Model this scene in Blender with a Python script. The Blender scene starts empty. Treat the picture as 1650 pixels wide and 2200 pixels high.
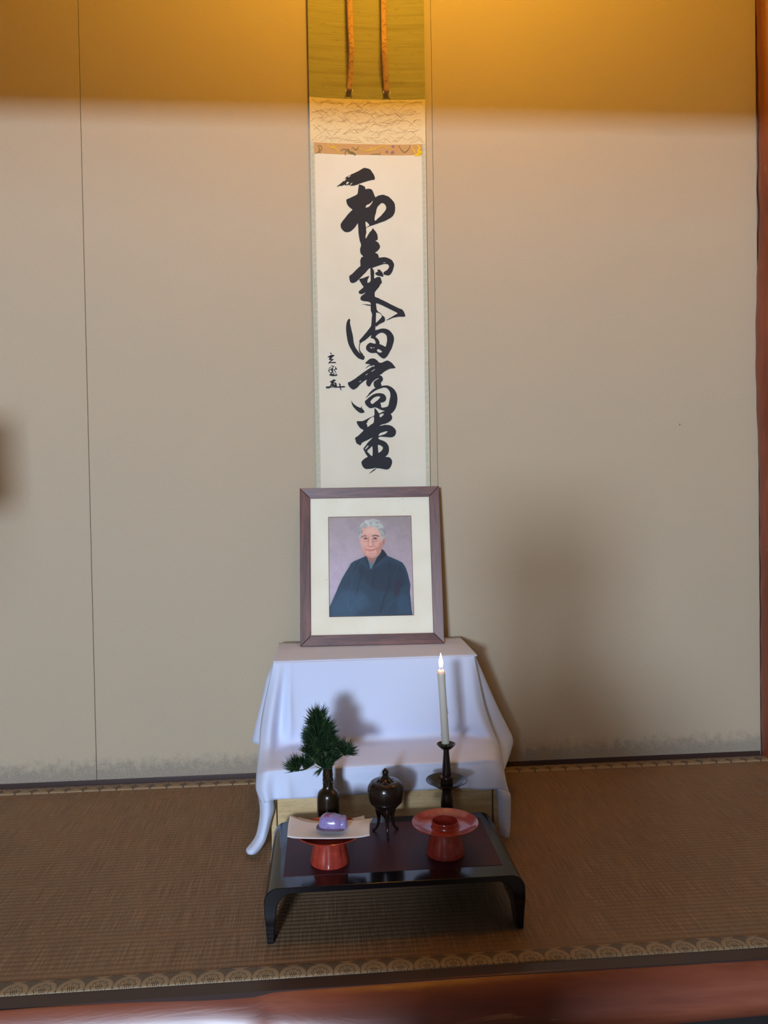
import bpy, bmesh, math, random
import numpy as np
from mathutils import Vector, Matrix
from mathutils.geometry import tessellate_polygon

# ------------------------------------------------------------------ camera, light, exposure
C = bpy.context.scene.collection
sc = bpy.context.scene
random.seed(7)
cam_d = bpy.data.cameras.new('camera')
cam = bpy.data.objects.new('camera', cam_d)
C.objects.link(cam)
PITCH, YAW, ROLL = 0.01964614, 0.07702059, 0.01684994
fw = Vector((math.sin(YAW)*math.cos(PITCH), math.cos(YAW)*math.cos(PITCH), -math.sin(PITCH)))
rt = Vector((math.cos(YAW), -math.sin(YAW), 0.0))
up = rt.cross(fw)
rt2 = math.cos(ROLL)*rt - math.sin(ROLL)*up
up2 = math.cos(ROLL)*up + math.sin(ROLL)*rt
cam.matrix_world = Matrix(((rt2.x, up2.x, -fw.x, 0.0), (rt2.y, up2.y, -fw.y, -2.2),
                           (rt2.z, up2.z, -fw.z, 0.80134454), (0, 0, 0, 1)))
cam_d.sensor_fit = 'HORIZONTAL'
cam_d.sensor_width = 36.0
cam_d.lens = 1640.0/1650.0*36.0
cam_d.clip_start = 0.02
sc.camera = cam

vs = sc.view_settings
sc.display_settings.display_device = 'sRGB'
vs.view_transform = 'Standard'; vs.look = 'None'; vs.gamma = 1.0; vs.use_curve_mapping = False
vs.exposure = 0.0

world = bpy.data.worlds.new('room_ambience'); sc.world = world
world.use_nodes = True
bg = world.node_tree.nodes['Background']
bg.inputs[0].default_value = (0.30, 0.235, 0.19, 1); bg.inputs[1].default_value = 0.21

def area_light(name, loc, target, sx, sy, power, col, shape='RECTANGLE'):
    d = bpy.data.lights.new(name, 'AREA'); d.shape = shape; d.size = sx; d.size_y = sy
    d.energy = power; d.color = col
    o = bpy.data.objects.new(name, d); C.objects.link(o)
    o.location = loc
    o.rotation_euler = (Vector(target)-Vector(loc)).to_track_quat('-Z', 'Y').to_euler()
    return o
# daylight from the window behind and to the left, and the warm lamp hidden above the alcove's lintel
area_light('window_daylight', (-1.0, -5.0, 1.05), (0.1, -0.2, 0.9), 0.42, 0.36, 218, (0.50, 0.62, 0.80))
area_light('window_daylight_upper', (-1.05, -5.0, 1.85), (0.1, -0.2, 0.8), 0.5, 1.0, 30, (0.50, 0.62, 0.80))
area_light('alcove_lamp_light', (0.28, -0.84, 2.90), (0.28, 0.0, 2.97), 0.22, 0.05, 22, (1.0, 0.56, 0.05))

# ------------------------------------------------------------------ helpers
def link(name, me, mat=None, parent=None, smooth=False):
    o = bpy.data.objects.new(name, me); C.objects.link(o)
    if mat: me.materials.append(mat)
    if parent: o.parent = parent
    if smooth:
        me.polygons.foreach_set('use_smooth', [True]*len(me.polygons))
    return o
def bm_obj(name, bm, mat=None, parent=None, smooth=False):
    me = bpy.data.meshes.new(name)
    bmesh.ops.recalc_face_normals(bm, faces=bm.faces[:])
    bm.to_mesh(me); bm.free()
    return link(name, me, mat, parent, smooth)
def pd(name, v, f, mat=None, parent=None, smooth=False):
    me = bpy.data.meshes.new(name); me.from_pydata([tuple(p) for p in v], [], f); me.update()
    return link(name, me, mat, parent, smooth)
def auto(o, deg=35):
    o.data.polygons.foreach_set('use_smooth', [True]*len(o.data.polygons))
    o.data.set_sharp_from_angle(angle=math.radians(deg))
    return o
def empty(name, loc=(0, 0, 0), rot=(0, 0, 0)):
    o = bpy.data.objects.new(name, None); C.objects.link(o); o.location = loc; o.rotation_euler = rot
    o.empty_display_size = 0.02
    return o
def tag(o, label=None, cat=None, group=None, kind=None):
    if label: o['label'] = label
    if cat: o['category'] = cat
    if group: o['group'] = group
    if kind: o['kind'] = kind
    return o
def bev(o, w=0.002, seg=2, ang=40):
    m = o.modifiers.new('bevel', 'BEVEL'); m.width = w; m.segments = seg; m.limit_method = 'ANGLE'; m.angle_limit = math.radians(ang)
    return o
def add_box(bm, x0, x1, y0, y1, z0, z1):
    vs_ = [bm.verts.new(p) for p in ((x0,y0,z0),(x1,y0,z0),(x1,y1,z0),(x0,y1,z0),(x0,y0,z1),(x1,y0,z1),(x1,y1,z1),(x0,y1,z1))]
    for f in ((0,3,2,1),(4,5,6,7),(0,1,5,4),(1,2,6,5),(2,3,7,6),(3,0,4,7)): bm.faces.new([vs_[i] for i in f])
def box(name, x0, x1, y0, y1, z0, z1, mat, parent=None, b=0.0):
    bm = bmesh.new(); add_box(bm, x0, x1, y0, y1, z0, z1)
    o = bm_obj(name, bm, mat, parent)
    if b: bev(o, b)
    return o
def lathe(name, prof, mat, parent=None, n=48, fn=None, close=True, skip=None, deg=40):
    """prof: (r, z) list; fn(r, z, ang) -> r"""
    v = []; f = []
    m = len(prof)
    for j in range(n):
        a = 2*math.pi*j/n
        for r, z in prof:
            rr = fn(r, z, a) if fn else r
            v.append((rr*math.cos(a), rr*math.sin(a), z))
    for j in range(n):
        k = (j+1) % n
        for i in range(m-1):
            if skip and skip(i, j): continue
            f.append((j*m+i, k*m+i, k*m+i+1, j*m+i+1))
    bm = bmesh.new()
    bv = [bm.verts.new(p) for p in v]
    for q in f:
        try: bm.faces.new([bv[i] for i in q])
        except ValueError: pass
    bmesh.ops.remove_doubles(bm, verts=bm.verts[:], dist=1e-6)
    o = bm_obj(name, bm, mat, parent)
    return auto(o, deg)
def spl(pts, n=6, closed=False):
    """Catmull-Rom through points of any dimension"""
    P = [np.array(p, float) for p in pts]; out = []
    N = len(P); rng = range(N) if closed else range(N-1)
    for i in rng:
        p1 = P[i]; p2 = P[(i+1) % N]
        p0 = P[(i-1) % N] if (closed or i > 0) else 2*p1-p2
        p3 = P[(i+2) % N] if (closed or i+2 < N) else 2*p2-p1
        for k in range(n):
            t = k/n
            out.append(0.5*((2*p1)+(-p0+p2)*t+(2*p0-5*p1+4*p2-p3)*t*t+(-p0+3*p1-3*p2+p3)*t**3))
    if not closed: out.append(P[-1])
    return out
def tube(bm, pts, rad, n=8, cap=True):
    pts = [Vector([float(c_) for c_ in p][:3]) for p in pts]
    if not hasattr(rad, '__len__'): rad = [rad]*len(pts)
    rings = []
    t0 = (pts[1]-pts[0]).normalized()
    nrm = t0.orthogonal().normalized()
    for i, p in enumerate(pts):
        t = (pts[min(i+1, len(pts)-1)]-pts[max(i-1, 0)]).normalized()
        nrm = (nrm - t*nrm.dot(t)).normalized()
        b = t.cross(nrm)
        rings.append([bm.verts.new(p+float(rad[i])*(math.cos(2*math.pi*k/n)*nrm+math.sin(2*math.pi*k/n)*b)) for k in range(n)])
    for i in range(len(rings)-1):
        for k in range(n):
            bm.faces.new((rings[i][k], rings[i][(k+1) % n], rings[i+1][(k+1) % n], rings[i+1][k]))
    if cap:
        bm.faces.new(rings[0][::-1]); bm.faces.new(rings[-1])
def grid_patch(rows, nu=6, nv=6):
    """bicubic surface through a control grid; returns verts and size"""
    R1 = [spl(r, nu) for r in rows]
    cols = [spl([R1[i][j] for i in range(len(R1))], nv) for j in range(len(R1[0]))]
    nr = len(cols[0]); nc = len(cols)
    return [[cols[j][i] for j in range(nc)] for i in range(nr)]
def grid_faces(nr, nc, off=0):
    return [(off+i*nc+j, off+i*nc+j+1, off+(i+1)*nc+j+1, off+(i+1)*nc+j) for i in range(nr-1) for j in range(nc-1)]
def solid(o, t, off=-1):
    m = o.modifiers.new('thickness', 'SOLIDIFY'); m.thickness = t; m.offset = off
    return o
def subd(o, n=1):
    m = o.modifiers.new('smooth', 'SUBSURF'); m.levels = n; m.render_levels = n
    return o

# ------------------------------------------------------------------ materials
class G:
    """small wrapper around a material node tree"""
    def __init__(s, name):
        s.m = bpy.data.materials.new(name); s.m.use_nodes = True
        s.t = s.m.node_tree; s.t.nodes.clear()
        s.out = s.t.nodes.new('ShaderNodeOutputMaterial')
        s.b = s.t.nodes.new('ShaderNodeBsdfPrincipled')
        s.t.links.new(s.b.outputs[0], s.out.inputs[0])
        s.tc = s.t.nodes.new('ShaderNodeTexCoord')
    def n(s, typ, **kw):
        x = s.t.nodes.new(typ)
        for k, v in kw.items(): setattr(x, k, v)
        return x
    def put(s, inp, v):
        if hasattr(v, 'is_output') or isinstance(v, bpy.types.NodeSocket): s.t.links.new(v, inp)
        else: inp.default_value = v
    def math(s, op, a, b=0.0, c=0.0, clamp=False):
        x = s.n('ShaderNodeMath', operation=op); x.use_clamp = clamp
        s.put(x.inputs[0], a); s.put(x.inputs[1], b); s.put(x.inputs[2], c)
        return x.outputs[0]
    def obj(s): return s.tc.outputs['Object']
    def mapped(s, sx, sy, sz, vec=None):
        x = s.n('ShaderNodeMapping'); s.put(x.inputs['Vector'], vec or s.obj()); x.inputs['Scale'].default_value = (sx, sy, sz)
        return x.outputs[0]
    def xyz(s, vec=None):
        x = s.n('ShaderNodeSeparateXYZ'); s.put(x.inputs[0], vec or s.obj()); return x.outputs
    def noise(s, scale, detail=4, rough=0.55, vec=None, dist=0.0):
        x = s.n('ShaderNodeTexNoise'); s.put(x.inputs['Vector'], vec or s.obj())
        x.inputs['Scale'].default_value = scale; x.inputs['Detail'].default_value = detail; x.inputs['Roughness'].default_value = rough
        x.inputs['Distortion'].default_value = dist
        return x.outputs[0]
    def ramp(s, fac, stops):
        x = s.n('ShaderNodeValToRGB'); s.put(x.inputs[0], fac)
        e = x.color_ramp.elements
        while len(e) < len(stops): e.new(0.5)
        for el, (p, c) in zip(e, stops): el.position = p; el.color = (*c, 1) if len(c) == 3 else c
        return x.outputs[0]
    def step(s, v, e0, e1):
        x = s.n('ShaderNodeMapRange', interpolation_type='SMOOTHSTEP'); s.put(x.inputs[0], v)
        x.inputs[1].default_value = e0; x.inputs[2].default_value = e1; x.inputs[3].default_value = 0; x.inputs[4].default_value = 1
        return x.outputs[0]
    def mix(s, f, a, b, mode='MIX'):
        x = s.n('ShaderNodeMix', data_type='RGBA', blend_type=mode)
        s.put(x.inputs['Factor'], f)
        A = [i for i in x.inputs if i.name == 'A' and i.type == 'RGBA'][0]; B = [i for i in x.inputs if i.name == 'B' and i.type == 'RGBA'][0]
        s.put(A, (*a, 1) if isinstance(a, tuple) and len(a) == 3 else a); s.put(B, (*b, 1) if isinstance(b, tuple) and len(b) == 3 else b)
        return [o for o in x.outputs if o.type == 'RGBA'][0]
    def bump(s, h, strength=0.3, dist=0.001):
        x = s.n('ShaderNodeBump'); x.inputs['Strength'].default_value = strength; x.inputs['Distance'].default_value = dist
        s.put(x.inputs['Height'], h); s.t.links.new(x.outputs[0], s.b.inputs['Normal']); return s
    def set(s, col=None, rough=None, metal=None, spec=None, coat=None, **kw):
        if col is not None: s.put(s.b.inputs['Base Color'], (*col, 1) if isinstance(col, tuple) and len(col) == 3 else col)
        if rough is not None: s.put(s.b.inputs['Roughness'], rough)
        if metal is not None: s.put(s.b.inputs['Metallic'], metal)
        if spec is not None: s.put(s.b.inputs['Specular IOR Level'], spec)
        if coat is not None: s.put(s.b.inputs['Coat Weight'], coat); s.b.inputs['Coat Roughness'].default_value = 0.06
        for k, v in kw.items(): s.put(s.b.inputs[k], v)
        return s
def L(r, g, b):
    f = lambda c: (c/255/12.92) if c/255 <= 0.04045 else ((c/255+0.055)/1.055)**2.4
    return (f(r), f(g), f(b))

def m_wall():
    g = G('sand_plaster_wall')
    n1 = g.noise(560, 2, 0.8); n2 = g.noise(2.2, 4); n3 = g.noise(45, 5, 0.7)
    base = g.ramp(n1, [(0.28, (0.41, 0.33, 0.225)), (0.55, (0.575, 0.475, 0.335)), (0.8, (0.72, 0.60, 0.44))])
    base = g.mix(g.math('MULTIPLY', n2, 0.25), base, (0.63, 0.53, 0.38))
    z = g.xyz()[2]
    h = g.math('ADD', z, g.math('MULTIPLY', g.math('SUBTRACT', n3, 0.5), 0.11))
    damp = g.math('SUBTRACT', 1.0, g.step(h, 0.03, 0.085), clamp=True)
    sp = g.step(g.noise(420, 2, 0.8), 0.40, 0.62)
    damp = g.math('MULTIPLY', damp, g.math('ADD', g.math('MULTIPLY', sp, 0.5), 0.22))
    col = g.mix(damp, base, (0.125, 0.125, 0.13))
    # a few insect marks and scuffs
    vo = g.n('ShaderNodeTexVoronoi'); g.put(vo.inputs['Vector'], g.mapped(1.0, 0.1, 0.7)); vo.inputs['Scale'].default_value = 6.5
    dot = g.math('LESS_THAN', vo.outputs['Distance'], 0.012)
    col = g.mix(g.math('MULTIPLY', dot, 0.75), col, (0.03, 0.025, 0.02))
    g.set(col, 0.9, spec=0.15); g.bump(n1, 0.25, 0.0008)
    return g.m
M_WALL = m_wall()
def simple(name, col, rough=0.5, **kw):
    g = G(name); return g.set(col, rough, **kw).m
def m_tatami():
    g = G('tatami_rush')
    s1 = g.noise(1.0, 3, 0.6, g.mapped(520, 9, 60)); s2 = g.noise(1.0, 2, 0.5, g.mapped(150, 3, 10)); s3 = g.noise(3.0, 4)
    s4 = g.noise(1.0, 2, 0.5, g.mapped(300, 34, 10))
    c = g.ramp(s1, [(0.3, (0.145, 0.080, 0.038)), (0.5, (0.24, 0.140, 0.073)), (0.72, (0.40, 0.258, 0.15))])
    c = g.mix(g.math('MULTIPLY', s2, 0.55), c, (0.17, 0.10, 0.05))
    c = g.mix(g.math('MULTIPLY', g.step(s4, 0.58, 0.75), 0.6), c, (0.36, 0.25, 0.15))
    c = g.mix(g.math('MULTIPLY', g.step(s3, 0.4, 0.7), 0.3), c, (0.28, 0.185, 0.10))
    yy = g.xyz()[1]
    fr = g.math('FRACT', g.math('MULTIPLY', g.math('ADD', yy, 1.0), 1/0.0132))
    gr = g.math('LESS_THAN', g.math('ABSOLUTE', g.math('SUBTRACT', fr, 0.5)), 0.06)
    g.set(c, 0.55, spec=0.35); g.bump(s1, 0.6, 0.0012)
    return g.m
M_TATAMI = m_tatami()
def m_heri():
    """woven mat border: a row of roundels with small lattice diamonds between"""
    g = G('brocade_mat_border')
    X, Y, Z = g.xyz()
    PIT = 0.0455
    fx = g.math('MULTIPLY', g.math('SUBTRACT', g.math('FRACT', g.math('MULTIPLY', X, 1/PIT)), 0.5), PIT)
    yy = g.math('SUBTRACT', Y, 0.0065)
    r = g.math('SQRT', g.math('ADD', g.math('MULTIPLY', fx, fx), g.math('MULTIPLY', yy, yy)))
    ang = g.math('ARCTAN2', yy, fx)
    pet = g.math('ADD', 0.0118, g.math('MULTIPLY', g.math('ABSOLUTE', g.math('COSINE', g.math('MULTIPLY', ang, 4.0))), 0.0026))
    ring = g.math('LESS_THAN', g.math('ABSOLUTE', g.math('SUBTRACT', r, pet)), 0.00065)
    spoke = g.math('MULTIPLY', g.math('LESS_THAN', g.math('ABSOLUTE', g.math('SINE', g.math('MULTIPLY', ang, 4.0))), 0.26),
                   g.math('MULTIPLY', g.math('GREATER_THAN', r, 0.0082), g.math('LESS_THAN', r, 0.012)))
    inner = g.math('LESS_THAN', r, 0.0068)
    h1 = g.math('LESS_THAN', g.math('ABSOLUTE', g.math('SUBTRACT', g.math('FRACT', g.math('MULTIPLY', g.math('ADD', fx, g.math('MULTIPLY', yy, 0.35)), 1/0.0032)), 0.5)), 0.17)
    h2 = g.math('LESS_THAN', g.math('ABSOLUTE', yy), 0.0007)
    mark = g.math('MULTIPLY', inner, g.math('MAXIMUM', h1, h2))
    # scallop edge between neighbouring roundels
    edge = g.math('LESS_THAN', g.math('ABSOLUTE', g.math('SUBTRACT', r, 0.0205)), 0.0003)
    y2 = g.math('SUBTRACT', Y, 0.0505)
    r2 = g.math('SQRT', g.math('ADD', g.math('MULTIPLY', fx, fx), g.math('MULTIPLY', y2, y2)))
    dia = g.math('MULTIPLY', g.math('GREATER_THAN', r, 0.0221), g.math('GREATER_THAN', r2, 0.0221))
    fr = lambda v: g.math('ABSOLUTE', g.math('SUBTRACT', g.math('FRACT', g.math('MULTIPLY', v, 1/0.0040)), 0.5))
    lat = g.math('MAXIMUM', g.math('LESS_THAN', fr(g.math('ADD', fx, Y)), 0.10), g.math('LESS_THAN', fr(g.math('SUBTRACT', fx, Y)), 0.10))
    dk = g.math('MULTIPLY', dia, g.math('SUBTRACT', 1.0, g.math('MULTIPLY', lat, 0.8)))
    bot = g.math('MULTIPLY', g.math('LESS_THAN', Y, -1.0), 1.0)
    f = g.math('MAXIMUM', g.math('MAXIMUM', ring, mark), g.math('MAXIMUM', g.math('MAXIMUM', dk, spoke), g.math('MAXIMUM', g.math('MULTIPLY', edge, 0.2), bot)), clamp=True)
    wv = g.noise(1.0, 2, 0.5, g.mapped(900, 900, 10))
    tan = g.ramp(wv, [(0.3, (0.25, 0.172, 0.088)), (0.7, (0.39, 0.28, 0.155))])
    col = g.mix(g.math('MULTIPLY', f, 0.93), tan, (0.028, 0.019, 0.013))
    g.set(col, 0.5, spec=0.4); g.b.inputs['Sheen Weight'].default_value = 0.08; g.b.inputs['Sheen Roughness'].default_value = 0.35; g.bump(wv, 0.25, 0.0005)
    return g.m
M_HERI = m_heri()
def m_wood(name, c0, c1, sc_=(6, 60, 60), rough=0.45, coat=0.0, pores=0.0, bumps=0.15, w=6):
    g = G(name)
    v = g.mapped(*sc_)
    n = g.noise(1.0, 5, 0.6, v, 0.6); fine = g.noise(1.0, 2, 0.5, g.mapped(*[s*w for s in sc_]))
    c = g.ramp(n, [(0.3, c0), (0.7, c1)])
    c = g.mix(g.math('MULTIPLY', g.step(fine, 0.5, 0.75), 0.35), c, tuple(0.45*x for x in c0))
    if pores:
        p = g.noise(1.0, 3, 0.7, g.mapped(sc_[0]*20, sc_[1]*12, sc_[2]*12))
        c = g.mix(g.math('MULTIPLY', g.step(p, 0.58, 0.66), pores), c, tuple(0.3*x for x in c0))
    g.set(c, rough, coat=coat); g.bump(fine, bumps, 0.0008)
    return g.m
M_FRAME_H = m_wood('rosewood_frame', L(74, 44, 40), L(128, 84, 72), (7, 90, 90), 0.42)
M_FRAME_V = m_wood('rosewood_frame_upright', L(74, 44, 40), L(128, 84, 72), (90, 90, 7), 0.42)
M_PALE = m_wood('pale_stand_wood', L(202, 168, 114), L(228, 198, 148), (4, 40, 40), 0.5, pores=0.55)
def m_log(name, axis):
    g = G(name)
    sc_ = (1.6, 12, 12) if axis == 'x' else (12, 12, 1.3)
    n = g.noise(1.0, 4, 0.6, g.mapped(*sc_), 0.8); fine = g.noise(1.0, 3, 0.6, g.mapped(*[s*9 for s in sc_]))
    pat = g.noise(1.0, 5, 0.65, g.mapped(*( (5, 26, 26) if axis == 'x' else (26, 26, 4))), 1.2)
    c = g.ramp(n, [(0.25, L(92, 42, 26)), (0.55, L(134, 70, 48)), (0.8, L(162, 98, 72))])
    c = g.mix(g.math('MULTIPLY', g.step(pat, 0.63, 0.70), 0.55), c, L(186, 138, 92))
    c = g.mix(g.math('MULTIPLY', g.step(fine, 0.55, 0.8), 0.3), c, L(70, 26, 14))
    ro = g.math('ADD', 0.30, g.math('MULTIPLY', n, 0.22))
    g.set(c, ro, coat=0.6); g.b.inputs['Coat Roughness'].default_value = 0.3
    g.bump(pat, 0.25, 0.004)
    return g.m
M_LOG_X = m_log('polished_red_pine_beam', 'x'); M_LOG_Z = m_log('polished_red_pine_post', 'z')
M_SILL = simple('dark_lacquered_sill', L(62, 44, 40), 0.4)
M_BLACK = simple('black_lacquer', (0.006, 0.006, 0.008), 0.12, spec=0.6)
def m_inlay():
    g = G('maroon_lacquer_panel'); n = g.noise(700, 2)
    g.set(g.ramp(n, [(0.3, L(56, 17, 24)), (0.7, L(70, 22, 31))]), 0.5, spec=0.3); g.bump(n, 0.12, 0.0004); return g.m
M_INLAY = m_inlay()
def m_red():
    g = G('red_glazed_ceramic'); n = g.noise(60, 4, 0.6); n2 = g.noise(420, 3, 0.6)
    c = g.ramp(n, [(0.3, L(150, 48, 36)), (0.7, L(180, 66, 50))])
    g.set(c, 0.24, spec=0.5, coat=0.6); g.bump(g.math('ADD', n, g.math('MULTIPLY', n2, 0.25)), 0.30, 0.0015); return g.m
M_RED = m_red()
def m_bronze(name, c, rough=0.25):
    g = G(name); n = g.noise(120, 4)
    g.set(g.mix(g.math('MULTIPLY', n, 0.5), c, tuple(x*1.8 for x in c)), rough, metal=0.35, spec=0.6); g.bump(n, 0.05, 0.0005); return g.m
M_BRONZE = m_bronze('dark_bronze', (0.022, 0.013, 0.009), 0.22)
M_BRONZE2 = m_bronze('dark_bronze_vase', (0.022, 0.013, 0.006), 0.26)
def m_cloth():
    g = G('white_cotton'); X = g.noise(1.0, 2, 0.5, g.mapped(1400, 1400, 1400)); n = g.noise(9, 3)
    g.set((0.71, 0.77, 0.95), 0.85, spec=0.15); g.b.inputs['Sheen Weight'].default_value = 0.1
    g.bump(g.math('ADD', g.math('MULTIPLY', X, 0.08), n), 0.12, 0.004); return g.m
M_CLOTH = m_cloth()
def m_silk(name, a, b, sc_=(6, 1, 900), slub=0.0, dark=(0.03, 0.025, 0.008)):
    g = G(name); n = g.noise(1.0, 3, 0.6, g.mapped(*sc_)); w = g.noise(1.0, 2, 0.5, g.mapped(1100, 1, 1100))
    c = g.ramp(n, [(0.3, a), (0.7, b)])
    if slub:
        s = g.noise(1.0, 2, 0.5, g.mapped(28, 1, 330)); c = g.mix(g.math('MULTIPLY', g.step(s, 0.64, 0.74), slub), c, dark)
        s5 = g.noise(1.0, 3, 0.5, g.mapped(2.2, 1, 60)); c = g.mix(g.math('MULTIPLY', g.step(s5, 0.45, 0.75), slub*0.45), c, dark)
    c = g.mix(g.math('MULTIPLY', w, 0.16), c, tuple(0.5*x for x in a))
    g.set(c, 0.75, spec=0.25); g.bump(n, 0.2, 0.0006); return g.m
M_GREEN = m_silk('olive_slub_silk', L(152, 148, 98), L(184, 176, 122), slub=0.6)
M_CREAM = m_silk('cream_figured_silk', L(232, 214, 168), L(240, 224, 182), (60, 1, 200))
M_SIDE = m_silk('pale_green_side_silk', L(206, 204, 178), L(220, 216, 192), (60, 1, 200))
M_BROC = m_silk('copper_brocade', L(204, 158, 104), L(216, 172, 118), (60, 1, 400))
def m_paper(name, a, b, sc_=5.0):
    g = G(name); n = g.noise(sc_, 4); f = g.noise(320, 3, 0.7)
    c = g.mix(g.math('MULTIPLY', f, 0.12), g.ramp(n, [(0.35, a), (0.65, b)]), tuple(0.75*x for x in a))
    g.set(c, 0.85, spec=0.15); g.bump(f, 0.1, 0.0005); return g.m
M_SHEET = m_paper('scroll_paper', L(236, 228, 204), L(242, 235, 214))
M_KAISHI = m_paper('folded_white_paper', L(232, 224, 218), L(238, 231, 226))
M_INK = simple('sumi_ink', (0.028, 0.028, 0.034), 0.65, spec=0.2)
M_GOLD = simple('gold_thread', L(246, 214, 40), 0.35, metal=0.3)
M_OLIVE = simple('olive_thread', L(120, 112, 62), 0.7)
M_PURP = simple('mauve_thread', L(150, 112, 118), 0.7)
M_PINEPAT = simple('tan_figuring_thread', L(198, 160, 98), 0.7)
M_SIDEPAT = simple('grey_figuring_thread', L(172, 166, 138), 0.75)
M_VINE = simple('dark_vine_thread', L(112, 62, 22), 0.7)
def m_mat():
    g = G('aged_mount_board'); n = g.noise(9, 4); e = g.noise(30, 4, 0.7)
    c = g.ramp(n, [(0.3, L(244, 229, 203)), (0.7, L(250, 238, 216))])
    vo = g.n('ShaderNodeTexVoronoi'); g.put(vo.inputs['Vector'], g.mapped(1, 1, 1)); vo.inputs['Scale'].default_value = 75
    clus = g.step(g.noise(14, 3, 0.6), 0.56, 0.68)
    sp = g.math('MULTIPLY', g.math('LESS_THAN', vo.outputs['Distance'], 0.11), clus)
    c = g.mix(g.math('MULTIPLY', sp, 0.55), c, L(120, 78, 44))
    g.set(c, 0.85, spec=0.15); return g.m
M_MAT = m_mat()
def m_glass():
    g = G('picture_glass')
    tr = g.n('ShaderNodeBsdfTransparent'); gl = g.n('ShaderNodeBsdfGlossy'); gl.inputs['Roughness'].default_value = 0.02
    fr = g.n('ShaderNodeFresnel'); fr.inputs['IOR'].default_value = 1.45
    mx = g.n('ShaderNodeMixShader'); g.t.links.new(fr.outputs[0], mx.inputs[0]); g.t.links.new(tr.outputs[0], mx.inputs[1]); g.t.links.new(gl.outputs[0], mx.inputs[2])
    g.t.links.new(mx.outputs[0], g.out.inputs[0]); return g.m
M_GLASS = m_glass()
def m_needle():
    g = G('pine_needles'); n = g.noise(60, 3)
    g.set(g.ramp(n, [(0.3, L(30, 50, 32)), (0.55, L(44, 68, 40)), (0.75, L(84, 98, 52))]), 0.45, spec=0.4); return g.m
M_NEEDLE = m_needle()
M_TWIG = simple('pine_twig', L(52, 42, 30), 0.8)
def m_wax():
    g = G('candle_wax'); g.set((0.66, 0.61, 0.52), 0.42, spec=0.4)
    g.b.inputs['Subsurface Weight'].default_value = 0.6; g.b.inputs['Subsurface Radius'].default_value = (0.02, 0.012, 0.006); g.b.inputs['Subsurface Scale'].default_value = 0.6
    return g.m
M_WAX = m_wax()
M_WICK = simple('charred_wick', (0.01, 0.01, 0.02), 0.9)
def m_flame():
    g = G('candle_flame')
    z = g.xyz()[2]
    e = g.n('ShaderNodeEmission'); g.t.links.new(g.ramp(g.math('MULTIPLY', z, 1/0.032), [(0.0, (0.25, 0.2, 0.8)), (0.2, (1, 0.55, 0.2)), (0.45, (1.0, 0.86, 0.6)), (1.0, (1.0, 0.72, 0.32))]), e.inputs[0])
    g.t.links.new(g.ramp(g.math('MULTIPLY', z, 1/0.032), [(0.0, (0.02,)*3), (0.25, (0.35,)*3), (0.5, (1,)*3), (1.0, (0.8,)*3)]), e.inputs[1])
    mu = g.math('MULTIPLY', g.ramp(g.math('MULTIPLY', z, 1/0.036), [(0.0, (0.03,)*3), (0.18, (0.2,)*3), (0.45, (1,)*3), (1.0, (0.8,)*3)]), 3.2)
    g.t.links.new(mu, e.inputs[1])
    tr = g.n('ShaderNodeBsdfTransparent'); ad = g.n('ShaderNodeAddShader')
    g.t.links.new(tr.outputs[0], ad.inputs[0]); g.t.links.new(e.outputs[0], ad.inputs[1])
    g.t.links.new(ad.outputs[0], g.out.inputs[0]); return g.m
M_FLAME = m_flame()
def m_sweet():
    g = G('lavender_sweet'); n = g.noise(300, 3)
    g.set(g.ramp(n, [(0.3, L(140, 124, 176)), (0.7, L(162, 146, 196))]), 0.22, spec=0.5, coat=0.3)
    g.b.inputs['Subsurface Weight'].default_value = 0.4; g.b.inputs['Subsurface Radius'].default_value = (0.006, 0.005, 0.008); g.b.inputs['Subsurface Scale'].default_value = 0.5
    g.bump(n, 0.15, 0.0006); return g.m
M_SWEET = m_sweet()
M_BEAN = simple('dark_sweet_base', L(104, 80, 100), 0.25, spec=0.5)
M_PETAL = simple('red_sugar_mark', L(176, 60, 84), 0.3)

# ------------------------------------------------------------------ the setting
X0, X1 = -1.16, 1.40
wall = tag(box('wall_back', X0-0.05, X1+0.05, 0.012, 0.06, -0.2, 2.95, M_WALL), kind='structure')
for a, b in ((X0, -0.6580), (-0.6568, 0.3278), (0.3286, 1.3)):
    p = box('wall_panel', a, b, 0.0, 0.014, 0.0150, 2.93, M_WALL, wall); bev(p, 0.0008, 1)
tag(box('wall_left', X0-0.05, X0, -0.95, 0.0, -0.2, 2.93, M_WALL), kind='structure')
tag(box('wall_right', X1, X1+0.05, -0.95, 0.0, -0.2, 2.93, M_WALL), kind='structure')
tag(box('ceiling', X0-0.05, X1+0.05, -1.02, 0.06, 2.95, 3.0, M_PALE), kind='structure')
lin = tag(box('trim_1', -1.75, 2.2, -1.0, -0.91, 1.735, 1.85, M_LOG_X), kind='structure')
tag(box('wall_front', -1.75, 2.2, -0.975, -0.935, 1.85, 2.95, M_WALL), kind='structure')

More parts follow.
